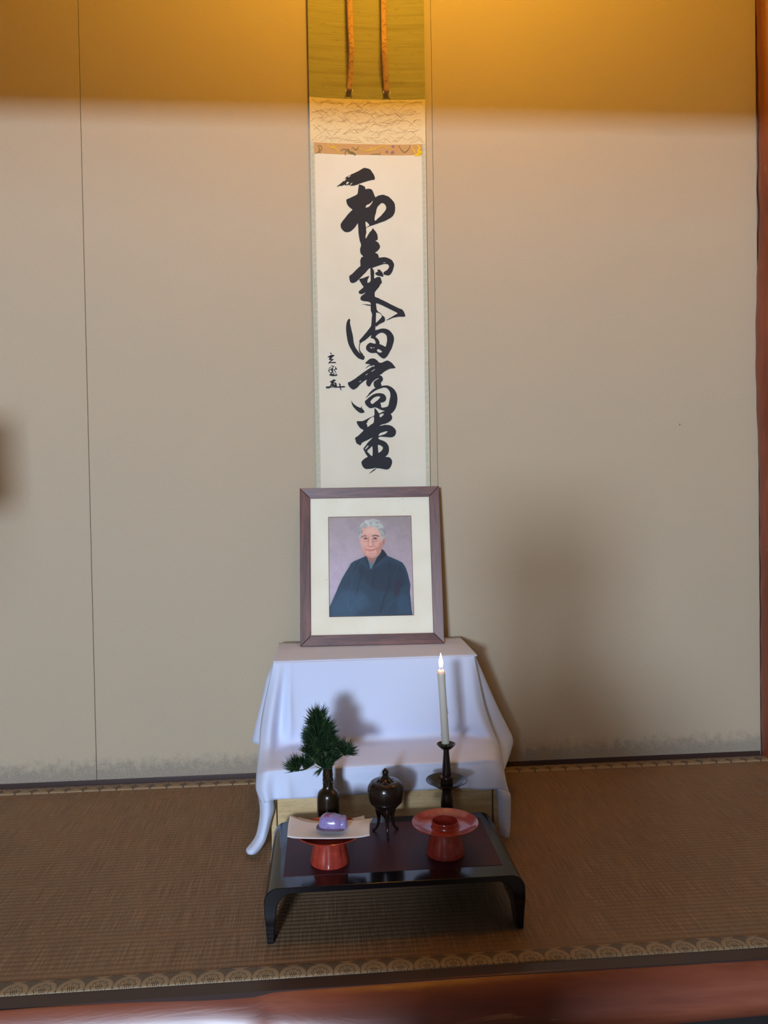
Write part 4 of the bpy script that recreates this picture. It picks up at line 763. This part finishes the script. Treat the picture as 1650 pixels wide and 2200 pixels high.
    vt = np.stack([X.ravel(), np.full(X.size, .0086), Z.ravel()], 1)
    idx = np.arange(Wp*Hp).reshape(Hp, Wp)
    q = np.stack([idx[:-1, :-1], idx[1:, :-1], idx[1:, 1:], idx[:-1, 1:]], -1).reshape(-1, 4)
    me.vertices.add(len(vt)); me.vertices.foreach_set('co', vt.ravel())
    me.loops.add(q.size); me.loops.foreach_set('vertex_index', q.ravel())
    me.polygons.add(len(q)); me.polygons.foreach_set('loop_start', np.arange(0, q.size, 4)); me.polygons.foreach_set('loop_total', np.full(len(q), 4))
    me.update(calc_edges=True)
    ca = me.color_attributes.new('print', 'FLOAT_COLOR', 'POINT')
    ca.data.foreach_set('color', np.concatenate([lin.reshape(-1, 3), np.ones((len(vt), 1))], 1).ravel())
    g = G('photographic_print'); a = g.n('ShaderNodeAttribute', attribute_name='print'); g.set(a.outputs['Color'], 0.5, spec=0.3)
    o = link('photograph', me, g.m, pf); o['label'] = 'portrait photograph of a person with white hair in a navy kimono'
paint()

# ------------------------------------------------------------------ low lacquered table
TX0, TX1, TY0, TY1, TH = -0.1225, 0.3560, -0.8290, -0.5440, 0.1005
tb = empty('low_table', (0.117, -0.69, 0)); tb.matrix_basis = Matrix.Translation((0.117, -0.69, 0))
tag(tb, 'low black lacquered table with curved ends and maroon top panel on the mat', 'table')
def table():
    def prof(inner):
        pts = []
        xs_, zs_ = [], []
        if not inner:
            L_ = [(0.0045, 0.0), (0.0025, 0.03), (0.0, 0.055)]; rx, rz, x0, z1 = 0.026, 0.026, TX0, TH
        else:
            L_ = [(0.0165, 0.0), (0.0180, 0.03), (0.0205, 0.048)]; rx, rz, x0, z1 = 0.030, 0.034, TX0+0.0215, TH-0.0105
        for dx, z in L_: pts.append((TX0+dx, z))
        for k in range(9):
            a = math.pi-(math.pi/2)*k/8; pts.append((x0+rx+rx*math.cos(a), z1-rz+rz*math.sin(a)))
        return pts+[(TX0+TX1-x, z) for x, z in reversed(pts)]
    A, B = prof(False), prof(True)
    # side-view cut: the end panels open in a low arch between front and rear feet
    ny = 36
    v = []; f = []
    m = len(A)
    def zcut(y):
        t = (y-TY0)/(TY1-TY0)
        e = min(t, 1-t)
        if e < 0.13: return 0.0
        return 0.030*min(1.0, (e-0.13)/0.10)**0.6
    for i in range(ny+1):
        t = i/ny; y = TY0+(TY1-TY0)*t
        zc = zcut(y)
        for P in (A, B):
            for (x, z) in P:
                v.append((x, y, max(z, zc)))
    def ix(i, k, s_): return i*2*m+s_*m+k
    for i in range(ny):
        for k in range(m-1):
            f.append((ix(i, k, 0), ix(i, k+1, 0), ix(i+1, k+1, 0), ix(i+1, k, 0)))
            f.append((ix(i, k, 1), ix(i+1, k, 1), ix(i+1, k+1, 1), ix(i, k+1, 1)))
        for k in (0, m-1):
            f.append((ix(i, k, 0), ix(i+1, k, 0), ix(i+1, k, 1), ix(i, k, 1)))
    for i in (0, ny):
        for k in range(m-1): f.append((ix(i, k, 0), ix(i, k, 1), ix(i, k+1, 1), ix(i, k+1, 0)))
    o = pd('table_body', v, f, M_BLACK)
    bm = bmesh.new(); bm.from_mesh(o.data); bmesh.ops.recalc_face_normals(bm, faces=bm.faces[:]); bm.to_mesh(o.data); bm.free()
    auto(o, 50); bev(o, 0.0016, 2, 55); keep(o, tb)
    p = box('top_panel', -0.0898, 0.3232, -0.7885, -0.5735, TH-0.004, TH+0.0006, M_INLAY, None, 0.0008); keep(p, tb); p['label'] = 'maroon inset panel'
table()
ZT = TH+0.0006

# ------------------------------------------------------------------ red tea bowl stands
def bowl_stand(loc, rz, label, ring=True):
    t = empty('bowl_stand', loc); t.rotation_euler = (0, 0, rz)
    tag(t, label, 'ceramic stand', 'red glazed ceramic bowl stands on the low table')
    def flute(r, z, a):
        k = 0.5+0.5*math.cos(12*a); w = math.exp(-((z-0.022)/0.018)**2)
        return r*(1-0.042*(k**2)*w)
    lathe('foot', [(0.0335, 0.004), (0.0368, 0.0), (0.0378, 0.0012), (0.0377, 0.005), (0.0362, 0.013), (0.0342, 0.022), (0.0322, 0.032), (0.0310, 0.041), (0.0308, 0.049), (0.0270, 0.051), (0.0280, 0.040), (0.0310, 0.022), (0.0335, 0.004)], M_RED, t, 96, flute)
    if ring:
        dish = [(0.0255, 0.0470), (0.0310, 0.0482), (0.0430, 0.0512), (0.0545, 0.0562), (0.0632, 0.0602), (0.0652, 0.0610), (0.0656, 0.0620), (0.0645, 0.0628), (0.0610, 0.0616), (0.0520, 0.0574), (0.0400, 0.0540), (0.0310, 0.0532), (0.0255, 0.0532)]
    else:
        dish = [(0.0, 0.0470), (0.0310, 0.0472), (0.0430, 0.0494), (0.0545, 0.0542), (0.0632, 0.0586), (0.0652, 0.0594), (0.0656, 0.0603), (0.0645, 0.0610), (0.0610, 0.0595), (0.0520, 0.0547), (0.0400, 0.0508), (0.0310, 0.0498), (0.0, 0.0495)]
    lathe('dish', dish, M_RED, t, 96)
    if ring:
        lathe('cup_ring', [(0.0278, 0.0520), (0.0284, 0.0536), (0.0270, 0.0552), (0.0264, 0.0600), (0.0267, 0.0640), (0.0262, 0.0650), (0.0246, 0.0646), (0.0240, 0.0600), (0.0236, 0.0480), (0.0215, 0.0300), (0.0150, 0.0200), (0.0, 0.0180)], M_RED, t, 72)
    return t
bowl_stand((0.2232, -0.7285, ZT), 0.1, 'empty red glazed bowl stand with raised cup ring, in front of the candlestick')
bowl_stand((-0.0030, -0.7370, ZT), 0.25, 'red glazed bowl stand carrying white papers and a lavender sweet', False)

# folded papers
PAPERS = [[[[[-0.082,-0.77,0.1673],[-0.0636,-0.775,0.1658],[-0.0055,-0.777,0.1628],[0.0468,-0.779,0.1628],[0.0721,-0.781,0.1663]],[[-0.0819,-0.735,0.1723],[-0.0579,-0.738,0.167],[-0.0054,-0.742,0.1606],[0.0456,-0.742,0.1635],[0.0756,-0.738,0.1711]],[[-0.0797,-0.7,0.1801],[-0.0508,-0.702,0.1685],[-0.0052,-0.705,0.1619],[0.038,-0.702,0.164],[0.0843,-0.698,0.1638]]],"upper white folded paper directly under the lavender sweet"],[[[[-0.0708,-0.768,0.1654],[-0.0534,-0.77,0.1636],[-0.0055,-0.772,0.1603],[0.0382,-0.774,0.1616],[0.0655,-0.773,0.1641]],[[-0.0678,-0.733,0.1686],[-0.05,-0.734,0.1636],[-0.0054,-0.738,0.1577],[0.0395,-0.736,0.1581],[0.0658,-0.734,0.165]],[[-0.0641,-0.684,0.1678],[-0.0421,-0.686,0.1619],[-0.0052,-0.686,0.1554],[0.0367,-0.683,0.1586],[0.0676,-0.682,0.1632]]],"lower white folded paper, its raised corners showing behind the upper sheet"]]
for rows, lab in PAPERS:
    g = grid_patch(rows, 7, 6); nr, nc = len(g), len(g[0])
    v = [tuple(p) for r_ in g for p in r_]
    o = pd('folded_paper', v, grid_faces(nr, nc), M_KAISHI, None, True); solid(o, 0.0006, 0)
    tag(o, lab, 'paper', 'white folded papers under the sweet')

# the sweet
sw = empty('wagashi_sweet', (0.002, -0.742, 0.1690)); sw.rotation_euler = (0, 0, -0.18)
tag(sw, 'small lavender sweet with a red blossom mark on white paper', 'sweet')
SA, SB, SHh = 0.0250, 0.0185, 0.0235
def sup(x, y):
    r = (abs(x/SA)**2.8+abs(y/SB)**2.8)**(1/2.8)
    return SHh*max(0.0, 1-r**2.3)**(1/2.9)*(1-0.08*x/SA)
def pillow(name, cx, cy, ax, ay, h, z0, mat, skew=0.08, rot=0.0):
    n = 56; m = 18; v = []; f = []
    for i in range(m):
        t = i/(m-1)*0.995
        k = (1-t**2.9)**(1/2.3)
        if i == 0: k = 0.93
        zz = 0.0 if i == 0 else t
        for j in range(n):
            a = 2*math.pi*j/n; c_, s_ = math.cos(a), math.sin(a)
            q = (abs(c_)**2.8+abs(s_)**2.8)**(-1/2.8)
            x = ax*k*q*c_; y = ay*k*q*s_
            z = z0+h*zz*(1-skew*x/ax)+0.0003*math.sin(7*a+zz*5)
            v.append((cx+x*math.cos(rot)-y*math.sin(rot), cy+x*math.sin(rot)+y*math.cos(rot), z))
    for i in range(m-1):
        for j in range(n): f.append((i*n+j, i*n+(j+1) % n, (i+1)*n+(j+1) % n, (i+1)*n+j))
    f.append(tuple(range(n))[::-1]); f.append(tuple((m-1)*n+j for j in range(n)))
    return pd(name, v, f, mat, sw, True)
def sweet():
    pillow('sweet_body', 0.0, 0.0, SA, SB, SHh, 0.0028, M_SWEET)
    pillow('wrap_fold', 0.0215, 0.0015, 0.0095, 0.0168, 0.0195, 0.0022, M_SWEET, 0.0, 0.12)
    bm = bmesh.new()
    pts = spl([(-.0290, -.010), (-.0180, -.0205), (0.002, -.0215), (.0180, -.0205), (.0270, -.012), (.0275, .010), (.010, .018), (-.015, .017), (-.027, .008)], 6, True)
    lo = [bm.verts.new((p[0], p[1], 0.0006)) for p in pts]; hi = [bm.verts.new((p[0]*0.985, p[1]*0.985, 0.0040)) for p in pts]
    for k in range(len(pts)): bm.faces.new((lo[k], lo[(k+1) % len(pts)], hi[(k+1) % len(pts)], hi[k]))
    bm.faces.new(hi); bm.faces.new(lo[::-1]); o = bm_obj('base_slab', bm, M_BEAN, sw); auto(o, 50); bev(o, 0.001, 2)
    for k in range(5):
        a = math.pi/2+2*math.pi*k/5; cx, cy = -0.0080, -0.0060
        P = [(0.0008, 0), (0.0025, 0.0012), (0.0046, 0.0016), (0.0060, 0.0006), (0.0056, 0), (0.0060, -0.0006), (0.0046, -0.0016), (0.0025, -0.0012)]
        bm = bmesh.new(); vv = []
        for r_, s_ in P:
            x = cx+r_*math.cos(a)-s_*math.sin(a); y = cy+(r_*math.sin(a)+s_*math.cos(a))
            vv.append(bm.verts.new((x, y, 0.0028+sup(x, y)+0.0005)))
        cen = bm.verts.new((sum(q.co.x for q in vv)/8, sum(q.co.y for q in vv)/8, sum(q.co.z for q in vv)/8+0.0004))
        for q in range(8): bm.faces.new((vv[q], vv[(q+1) % 8], cen))
        bm_obj('petal_mark', bm, M_PETAL, sw, True)
sweet()

# ------------------------------------------------------------------ incense burner
def burner():
    t = empty('incense_burner', (0.1150, -0.6270, ZT)); tag(t, 'dark bronze three-legged incense burner with a knobbed pierced lid', 'incense burner')
    B0 = 0.0
    body = [(0.0, 0.0300), (0.0040, 0.0310), (0.0090, 0.0380), (0.0150, 0.0460), (0.0215, 0.0540), (0.0275, 0.0600), (0.0320, 0.0650), (0.0336, 0.0670), (0.0344, 0.0683), (0.0340, 0.0696), (0.0352, 0.0735), (0.0368, 0.0800), (0.0375, 0.0875), (0.0370, 0.0945), (0.0352, 0.1010), (0.0325, 0.1055), (0.0300, 0.1080), (0.0284, 0.1084), (0.0280, 0.1040), (0.0270, 0.0800), (0.0150, 0.0560), (0.0, 0.0520)]
    lathe('body', body, M_BRONZE, t, 64)
    # incised lappets on the shoulder
    bm = bmesh.new()
    pr = [(0.0370, 0.0800), (0.0377, 0.0875), (0.0372, 0.0945), (0.0354, 0.1010), (0.0327, 0.1055)]
    def on(a, z): r = float(np.interp(z, [p[1] for p in pr], [p[0] for p in pr])); return (r*math.cos(a), r*math.sin(a), z)
    N = 11
    for k in range(N):
        a0 = 2*math.pi*k/N
        for sc_ in (1.0, 0.6):
            pts = []
            for q in range(13):
                u = -1+2*q/12; pts.append(on(a0+u*sc_*math.pi/N*0.96, 0.1045-0.0190*sc_*(1-abs(u)**2.2)**0.8-0.002*(1-sc_)))
            tube(bm, pts, 0.00038, 5)
        tube(bm, [on(a0, 0.102), on(a0, 0.092)], 0.0004, 5)
    o = bm_obj('lappet_relief', bm, M_BRONZE, t, True)
    lid = [(0.0, 0.1225), (0.0055, 0.1222), (0.0066, 0.1200), (0.0095, 0.1165), (0.0130, 0.1135), (0.0165, 0.1118), (0.0200, 0.1108), (0.0235, 0.1102), (0.0272, 0.1098), (0.0286, 0.1090), (0.0288, 0.1078), (0.0270, 0.1070)]
    def skip(i, j): return i in (4, 5) and (j % 12) in (1, 2, 3, 6, 7) and not (i == 5 and j % 12 in (1, 7))
    lathe('lid', lid, M_BRONZE, t, 48, skip=skip)
    def gad(r, z, a): return r*(1+0.07*abs(math.cos(3.5*a))) if 0.1240 < z < 0.1330 else r
    lathe('lid_knob', [(0.0050, 0.1212), (0.0062, 0.1220), (0.0062, 0.1229), (0.0046, 0.1236), (0.0056, 0.1246), (0.0065, 0.1268), (0.0066, 0.1290), (0.0058, 0.1316), (0.0042, 0.1334), (0.0030, 0.1342), (0.0026, 0.1352), (0.0010, 0.1362), (0.0, 0.1363)], M_BRONZE, t, 40, gad)
    for a in (-1.52, 0.58, 2.66):
        ca, sa = math.cos(a), math.sin(a)
        cl = [(0.0165, 0.0560, .0075), (0.0175, 0.0480, .0066), (0.0168, 0.0380, .0048), (0.0165, 0.0280, .0036), (0.0180, 0.0180, .0031), (0.0215, 0.0095, .0027), (0.0262, 0.0040, .0028), (0.0295, 0.0026, .0026), (0.0312, 0.0048, .0016)]
        P = spl(cl, 4); bm = bmesh.new()
        tube(bm, [(p[0]*ca, p[0]*sa, p[1]) for p in P], [p[2] for p in P], 12)
        bm_obj('leg', bm, M_BRONZE, t, True)
burner()

# ------------------------------------------------------------------ candlestick, candle
def candle():
    t = empty('candlestick', (0.2515, -0.5750, ZT)); tag(t, 'tall dark bronze candlestick with a wide drip dish, holding the lit white candle', 'candlestick')
    z = lambda h: h-ZT
    lathe('base', [(0.0, 0.0), (0.0245, 0.0), (0.0250, 0.0020), (0.0235, 0.0060), (0.0200, 0.0130), (0.0185, z(.1215)), (0.0190, z(.1230)), (0.0150, z(.1260)), (0.0120, z(.1270))], M_BRONZE, t)
    lathe('stem', [(0.0110, z(.1255)), (0.0128, z(.1285)), (0.0136, z(.1310)), (0.0134, z(.1400)), (0.0124, z(.1480)), (0.0110, z(.1570)), (0.0102, z(.1640)), (0.0112, z(.1660)), (0.0118, z(.1690)), (0.0132, z(.1720)), (0.0136, z(.1800)), (0.0128, z(.1900)), (0.0132, z(.1930)), (0.0122, z(.1955)), (0.0100, z(.1970)), (0.0104, z(.2000)), (0.0100, z(.2060)), (0.0084, z(.2220)), (0.0068, z(.2400)), (0.0061, z(.2500)), (0.0066, z(.2535)), (0.0058, z(.2550))], M_BRONZE, t)
    lathe('drip_dish', [(0.0110, z(.1690)), (0.0200, z(.1712)), (0.0310, z(.1790)), (0.0400, z(.1852)), (0.0446, z(.1868)), (0.0452, z(.1876)), (0.0446, z(.1884)), (0.0390, z(.1872)), (0.0300, z(.1815)), (0.0200, z(.1745)), (0.0125, z(.1728))], M_BRONZE, t, 72)
    lathe('candle_cup', [(0.0055, z(.2535)), (0.0110, z(.2555)), (0.0165, z(.2610)), (0.0200, z(.2650)), (0.0203, z(.2658)), (0.0198, z(.2664)), (0.0160, z(.2640)), (0.0110, z(.2600)), (0.0, z(.2590))], M_BRONZE, t, 56)
    bm = bmesh.new(); tube(bm, [(0, 0, z(.2580)), (-0.0002, 0, z(.272)), (-0.0006, 0, z(.282))], [.0016, .0012, .0004], 8); bm_obj('pricket', bm, M_BRONZE, t, True)
    c = empty('candle', (0.2504, -0.5750, 0.2672)); c.rotation_euler = (0, -0.047, 0)
    tag(c, 'slender white burning candle leaning slightly left in the candlestick', 'candle')
    hL = 0.1555
    prof = [(0.0, 0.0035), (0.0012, 0.0), (0.0083, 0.0), (0.0085, 0.004), (0.0083, 0.04), (0.0081, 0.09), (0.0080, 0.125), (0.0081, 0.138), (0.0084, 0.1455), (0.0086, 0.1495), (0.0082, 0.1530), (0.0070, 0.1550), (0.0064, 0.1585), (0.0050, 0.1600), (0.0030, 0.1590), (0.0, 0.1585)]
    def dr(r, z_, a): return r*(1+0.018*math.sin(3*a+z_*40)*min(1, z_*20))
    lathe('wax_body', prof, M_WAX, c, 40, dr)
    for x, y, zz in ((0.0083, -0.0015, 0.065), (-0.0080, -0.002, 0.019)):
        bm = bmesh.new(); tube(bm, [(x*0.9, y, zz+0.012), (x*1.03, y, zz+0.004), (x*1.10, y, zz), (x*1.0, y, zz-0.0015)], [.0006, .0011, .0014, .0005], 8); bm_obj('wax_drip', bm, M_WAX, c, True)
    bm = bmesh.new(); tube(bm, [(0, 0, 0.1575), (0.0002, 0, 0.163), (0.0008, 0, 0.1665)], [.0008, .0008, .0006], 8); bm_obj('wick', bm, M_WICK, c, True)
    fl_ = lathe('flame', [(0.0, 0.0), (0.0022, 0.0015), (0.0036, 0.0050), (0.0045, 0.0100), (0.0047, 0.0145), (0.0040, 0.0200), (0.0028, 0.0250), (0.0014, 0.0315), (0.0, 0.0365)], M_FLAME, c, 24)
    fl_.location = (0, 0, 0.1606); fl_.rotation_euler = (0, 0.047, 0)
    ld = bpy.data.lights.new('candle_light', 'POINT'); ld.energy = 0.2; ld.color = (1.0, 0.55, 0.2); ld.shadow_soft_size = 0.003
    lo = bpy.data.objects.new('candle_light', ld); C.objects.link(lo); lo.location = (0.2424, -0.5750, 0.447)
candle()

# ------------------------------------------------------------------ vase with pine
def vase():
    t = empty('bottle_vase', (-0.0045, -0.5780, ZT)); tag(t, 'slim dark bronze bottle-necked vase holding the pine sprig', 'vase')
    z = lambda h: h-ZT
    def orn(r, zz, a):
        if z(.188) < zz < z(.216): return r*(1+0.07*math.sin(9*a)*math.sin((zz-z(.188))/0.028*math.pi*3))
        return r
    prof = [(0.0, 0.0), (0.0225, 0.0), (0.0238, 0.0015), (0.0240, 0.010), (0.0241, 0.040), (0.0238, z(.160)), (0.0234, z(.166)), (0.0222, z(.1715)), (0.0195, z(.1762)), (0.0150, z(.1795)), (0.0122, z(.1825)), (0.0111, z(.1868))]
    prof += [(0.0108, z(.188+0.0028*k)) for k in range(11)]
    prof += [(0.0106, z(.220)), (0.0105, z(.228)), (0.0112, z(.2315)), (0.0136, z(.2345)), (0.0148, z(.2380)), (0.0148, z(.2405)), (0.0138, z(.2420)), (0.0110, z(.2405)), (0.0088, z(.235)), (0.0085, z(.2)), (0.0, z(.19))]
    lathe('vase_body', prof, M_BRONZE2, t, 64, orn)
    bm = bmesh.new()
    for a in (-2.1, -1.57, -1.0):
        for r_ in (0.0042, 0.0024):
            P = []
            for k in range(15):
                b = 2*math.pi*k/14; P.append((0.0116*math.cos(a+r_/0.011*math.cos(b)*0.6), 0.0116*math.sin(a+r_/0.011*math.cos(b)*0.6), z(.202)+r_*1.5*math.sin(b)))
            tube(bm, P, 0.0007, 6)
    bm_obj('neck_relief', bm, M_BRONZE2, t, True)
vase()
def pine():
    k0 = 1/7.333*0.000991
    def W3(x, y, dy): return Vector((-0.0045+(x-845)*k0+ (y-1190)*0.0000005, -0.578+dy, 0.2300-(y-1190)*k0))
    root = empty('pine_sprig', W3(845, 1190, 0)); tag(root, 'dark green pine sprig standing in the bronze vase', 'plant')
    bp = root.location.copy()
    T = lambda p: Vector(p)-bp
    rnd = random.Random(21)
    #    base x, y, depth, direction (deg from up, + right), spread, length, count
    CL = [(715, 480, 0.000, 0, 50, 0.0390, 110), (700, 600, -0.008, -14, 58, 0.036, 90), (760, 620, -0.006, 26, 50, 0.039, 100), (690, 560, 0.006, -34, 36, 0.034, 60),
          (620, 720, 0.000, -62, 46, 0.031, 90), (700, 720, -0.014, 0, 62, 0.041, 110), (790, 690, 0.000, 46, 40, 0.036, 80), (640, 820, -0.004, -48, 40, 0.032, 80),
          (730, 860, -0.010, 6, 60, 0.034, 90), (840, 800, 0.002, 38, 40, 0.030, 70),
          (615, 985, -0.020, -4, 64, 0.0375, 130), (800, 930, -0.014, 20, 56, 0.041, 120), (905, 910, 0.000, 24, 50, 0.030, 80), (720, 1000, -0.002, -20, 60, 0.034, 80),
          (1110, 1000, -0.006, 24, 76, 0.0355, 130), (1030, 1015, 0.000, -20, 110, 0.020, 80),
          (375, 1215, -0.010, -30, 58, 0.0370, 130), (500, 1205, -0.006, 14, 50, 0.0340, 110), (640, 1130, 0.002, -6, 62, 0.033, 90),
          (790, 1165, -0.024, 6, 64, 0.0335, 130), (750, 1180, -0.022, -128, 24, 0.024, 14), (900, 1090, -0.006, 30, 64, 0.027, 80)]
    for (x, y, dy, dr_, spd, ln, cnt) in CL:
        b0 = W3(x, y, dy); bm = bmesh.new()
        for q in range(int(cnt*1.35)):
            a = math.radians(dr_+rnd.uniform(-spd, spd)); e = rnd.gauss(-0.2, 0.38)
            d = Vector((math.sin(a)*math.cos(e), math.sin(e), math.cos(a)*math.cos(e)))
            st = b0+Vector((rnd.uniform(-.0035, .0035), rnd.uniform(-.004, .004), rnd.uniform(-.001, .006)))
            l_ = ln*rnd.uniform(0.72, 1.05); side = d.orthogonal().normalized(); s2 = d.cross(side)
            bend = Vector((0, 0, 1))*l_*rnd.uniform(0.0, 0.10)
            p0, p1, p2 = T(st), T(st+d*l_*0.55), T(st+d*l_+bend)
            w0 = 0.00085
            r0 = [bm.verts.new(p0+w0*0.8*(math.cos(c_)*side+math.sin(c_)*s2)) for c_ in (0, 2.09, 4.19)]
            r1 = [bm.verts.new(p1+w0*(math.cos(c_)*side+math.sin(c_)*s2)) for c_ in (0, 2.09, 4.19)]
            tp = bm.verts.new(p2)
            for k in range(3):
                bm.faces.new((r0[k], r0[(k+1) % 3], r1[(k+1) % 3], r1[k])); bm.faces.new((r1[k], r1[(k+1) % 3], tp))
        o = bm_obj('needle_cluster', bm, M_NEEDLE, root); o['kind'] = 'stuff'
    tw = [[(845, 1400, 0), (835, 1190, 0), (780, 1000, 0), (720, 760, 0), (715, 470, 0)], [(800, 1080, 0), (640, 1110, 0), (500, 1205, -.006), (375, 1215, -.01)],
          [(790, 1030, 0), (920, 1080, 0), (1040, 1050, 0), (1110, 1000, -.006)], [(760, 900, 0), (615, 985, -.018)], [(780, 1000, 0), (800, 920, -.012)], [(820, 1150, 0), (790, 1165, -.022)],
          [(720, 760, 0), (600, 690, .004)], [(720, 700, 0), (800, 560, .006)]]
    for P in tw:
        bm = bmesh.new(); pts = [T(W3(*p)) for p in P]; pts = [Vector(p) for p in spl(pts, 4)]
        tube(bm, pts, [0.0026-0.0012*i/(len(pts)-1) for i in range(len(pts))], 8); bm_obj('twig', bm, M_TWIG, root, True)
pine()

# ------------------------------------------------------------------ beyond the frame: lamp fitting, bamboo vase added to shade the wall's left edge, the kneeling photographer
def shading_vase():
    t = empty('wall_shading_vase', (-0.945, -0.975, 0.840)); tag(t, 'unseen bamboo vase added beside the left front post to shade the wall', 'vase')
    g = m_wood('aged_bamboo', L(96, 66, 34), L(128, 92, 50), (60, 60, 6), 0.4)
    lathe('shading_vase_tube', [(0.0, 0.0), (0.055, 0.0), (0.057, 0.004), (0.056, 0.09), (0.059, 0.096), (0.056, 0.102), (0.056, 0.198), (0.052, 0.2), (0.051, 0.02), (0.0, 0.018)], g, t)
    bm = bmesh.new(); tube(bm, [(-0.055, 0, 0.185), (-0.12, 0, 0.19), (-0.232, 0, 0.19)], 0.006, 8); bm_obj('hook', bm, M_BRONZE, t, True)
shading_vase()
def person():
    t = empty('person', (-0.13, -2.42, -0.185)); tag(t, 'kneeling person in dark clothes holding up both hands to take the picture', 'person')
    me = bpy.data.meshes.new('body'); 
    J = [((0, 0, .30), .15), ((0, .0, .48), .125), ((0, .02, .66), .13), ((0, .02, .80), .07), ((0, .03, .87), .055), ((0, .04, .95), .078), ((0, .05, 1.02), .085), ((0, .04, 1.085), .055),
         ((-.13, .02, .76), .055), ((-.17, .08, .58), .042), ((-.06, .17, .70), .034), ((-.015, .20, .80), .024),
         ((.13, .02, .76), .055), ((.22, .08, .58), .042), ((.19, .17, .72), .034), ((.165, .20, .80), .024),
         ((-.10, 0, .25), .11), ((-.12, .34, .14), .075), ((-.11, .02, .06), .05), ((-.10, -.18, .045), .035),
         ((.10, 0, .25), .11), ((.12, .34, .14), .075), ((.11, .02, .06), .05), ((.10, -.18, .045), .035)]
    J = [((p_[0]-(0.09 if p_[2] < 0.72 and abs(p_[0]) < 0.05 else 0.0), p_[1], p_[2]), r_*(1.14 if p_[2] < 0.7 else 1)) for p_, r_ in J]
    E = [(0, 1), (1, 2), (2, 3), (3, 4), (4, 5), (5, 6), (6, 7), (2, 8), (8, 9), (9, 10), (10, 11), (2, 12), (12, 13), (13, 14), (14, 15), (0, 16), (16, 17), (17, 18), (18, 19), (0, 20), (20, 21), (21, 22), (22, 23)]
    me.from_pydata([j[0] for j in J], E, []); o = link('body', me, simple('dark_clothing', (0.02, 0.02, 0.025), 0.9), t)
    m = o.modifiers.new('skin', 'SKIN'); o.modifiers.new('s', 'SUBSURF').render_levels = 2
    for i, (_, r) in enumerate(J):
        me.skin_vertices[0].data[i].radius = (r, r*0.85); me.skin_vertices[0].data[i].use_root = (i == 0)
    me.skin_vertices[0].data[6].radius = (.078, .09)
    skin = simple('skin', (0.42, 0.26, 0.19), 0.6)
    for sx, hx in ((1, -.015), (-1, .165)):
        for k in range(5):
            bm = bmesh.new(); x = hx+sx*(0.004*k)
            b0 = (x-.012+.008*k, .205, .80-.002*k); ln = (.035, .055, .06, .056, .044)[k]
            pts = [b0, (b0[0]+sx*.006, b0[1]+.010, b0[2]+ln*.5), (b0[0]+sx*.014, b0[1]+.004, b0[2]+ln*.85)]
            tube(bm, pts, [.009, .008, .006], 8); bm_obj('finger', bm, skin, t, True)
    return t
person()
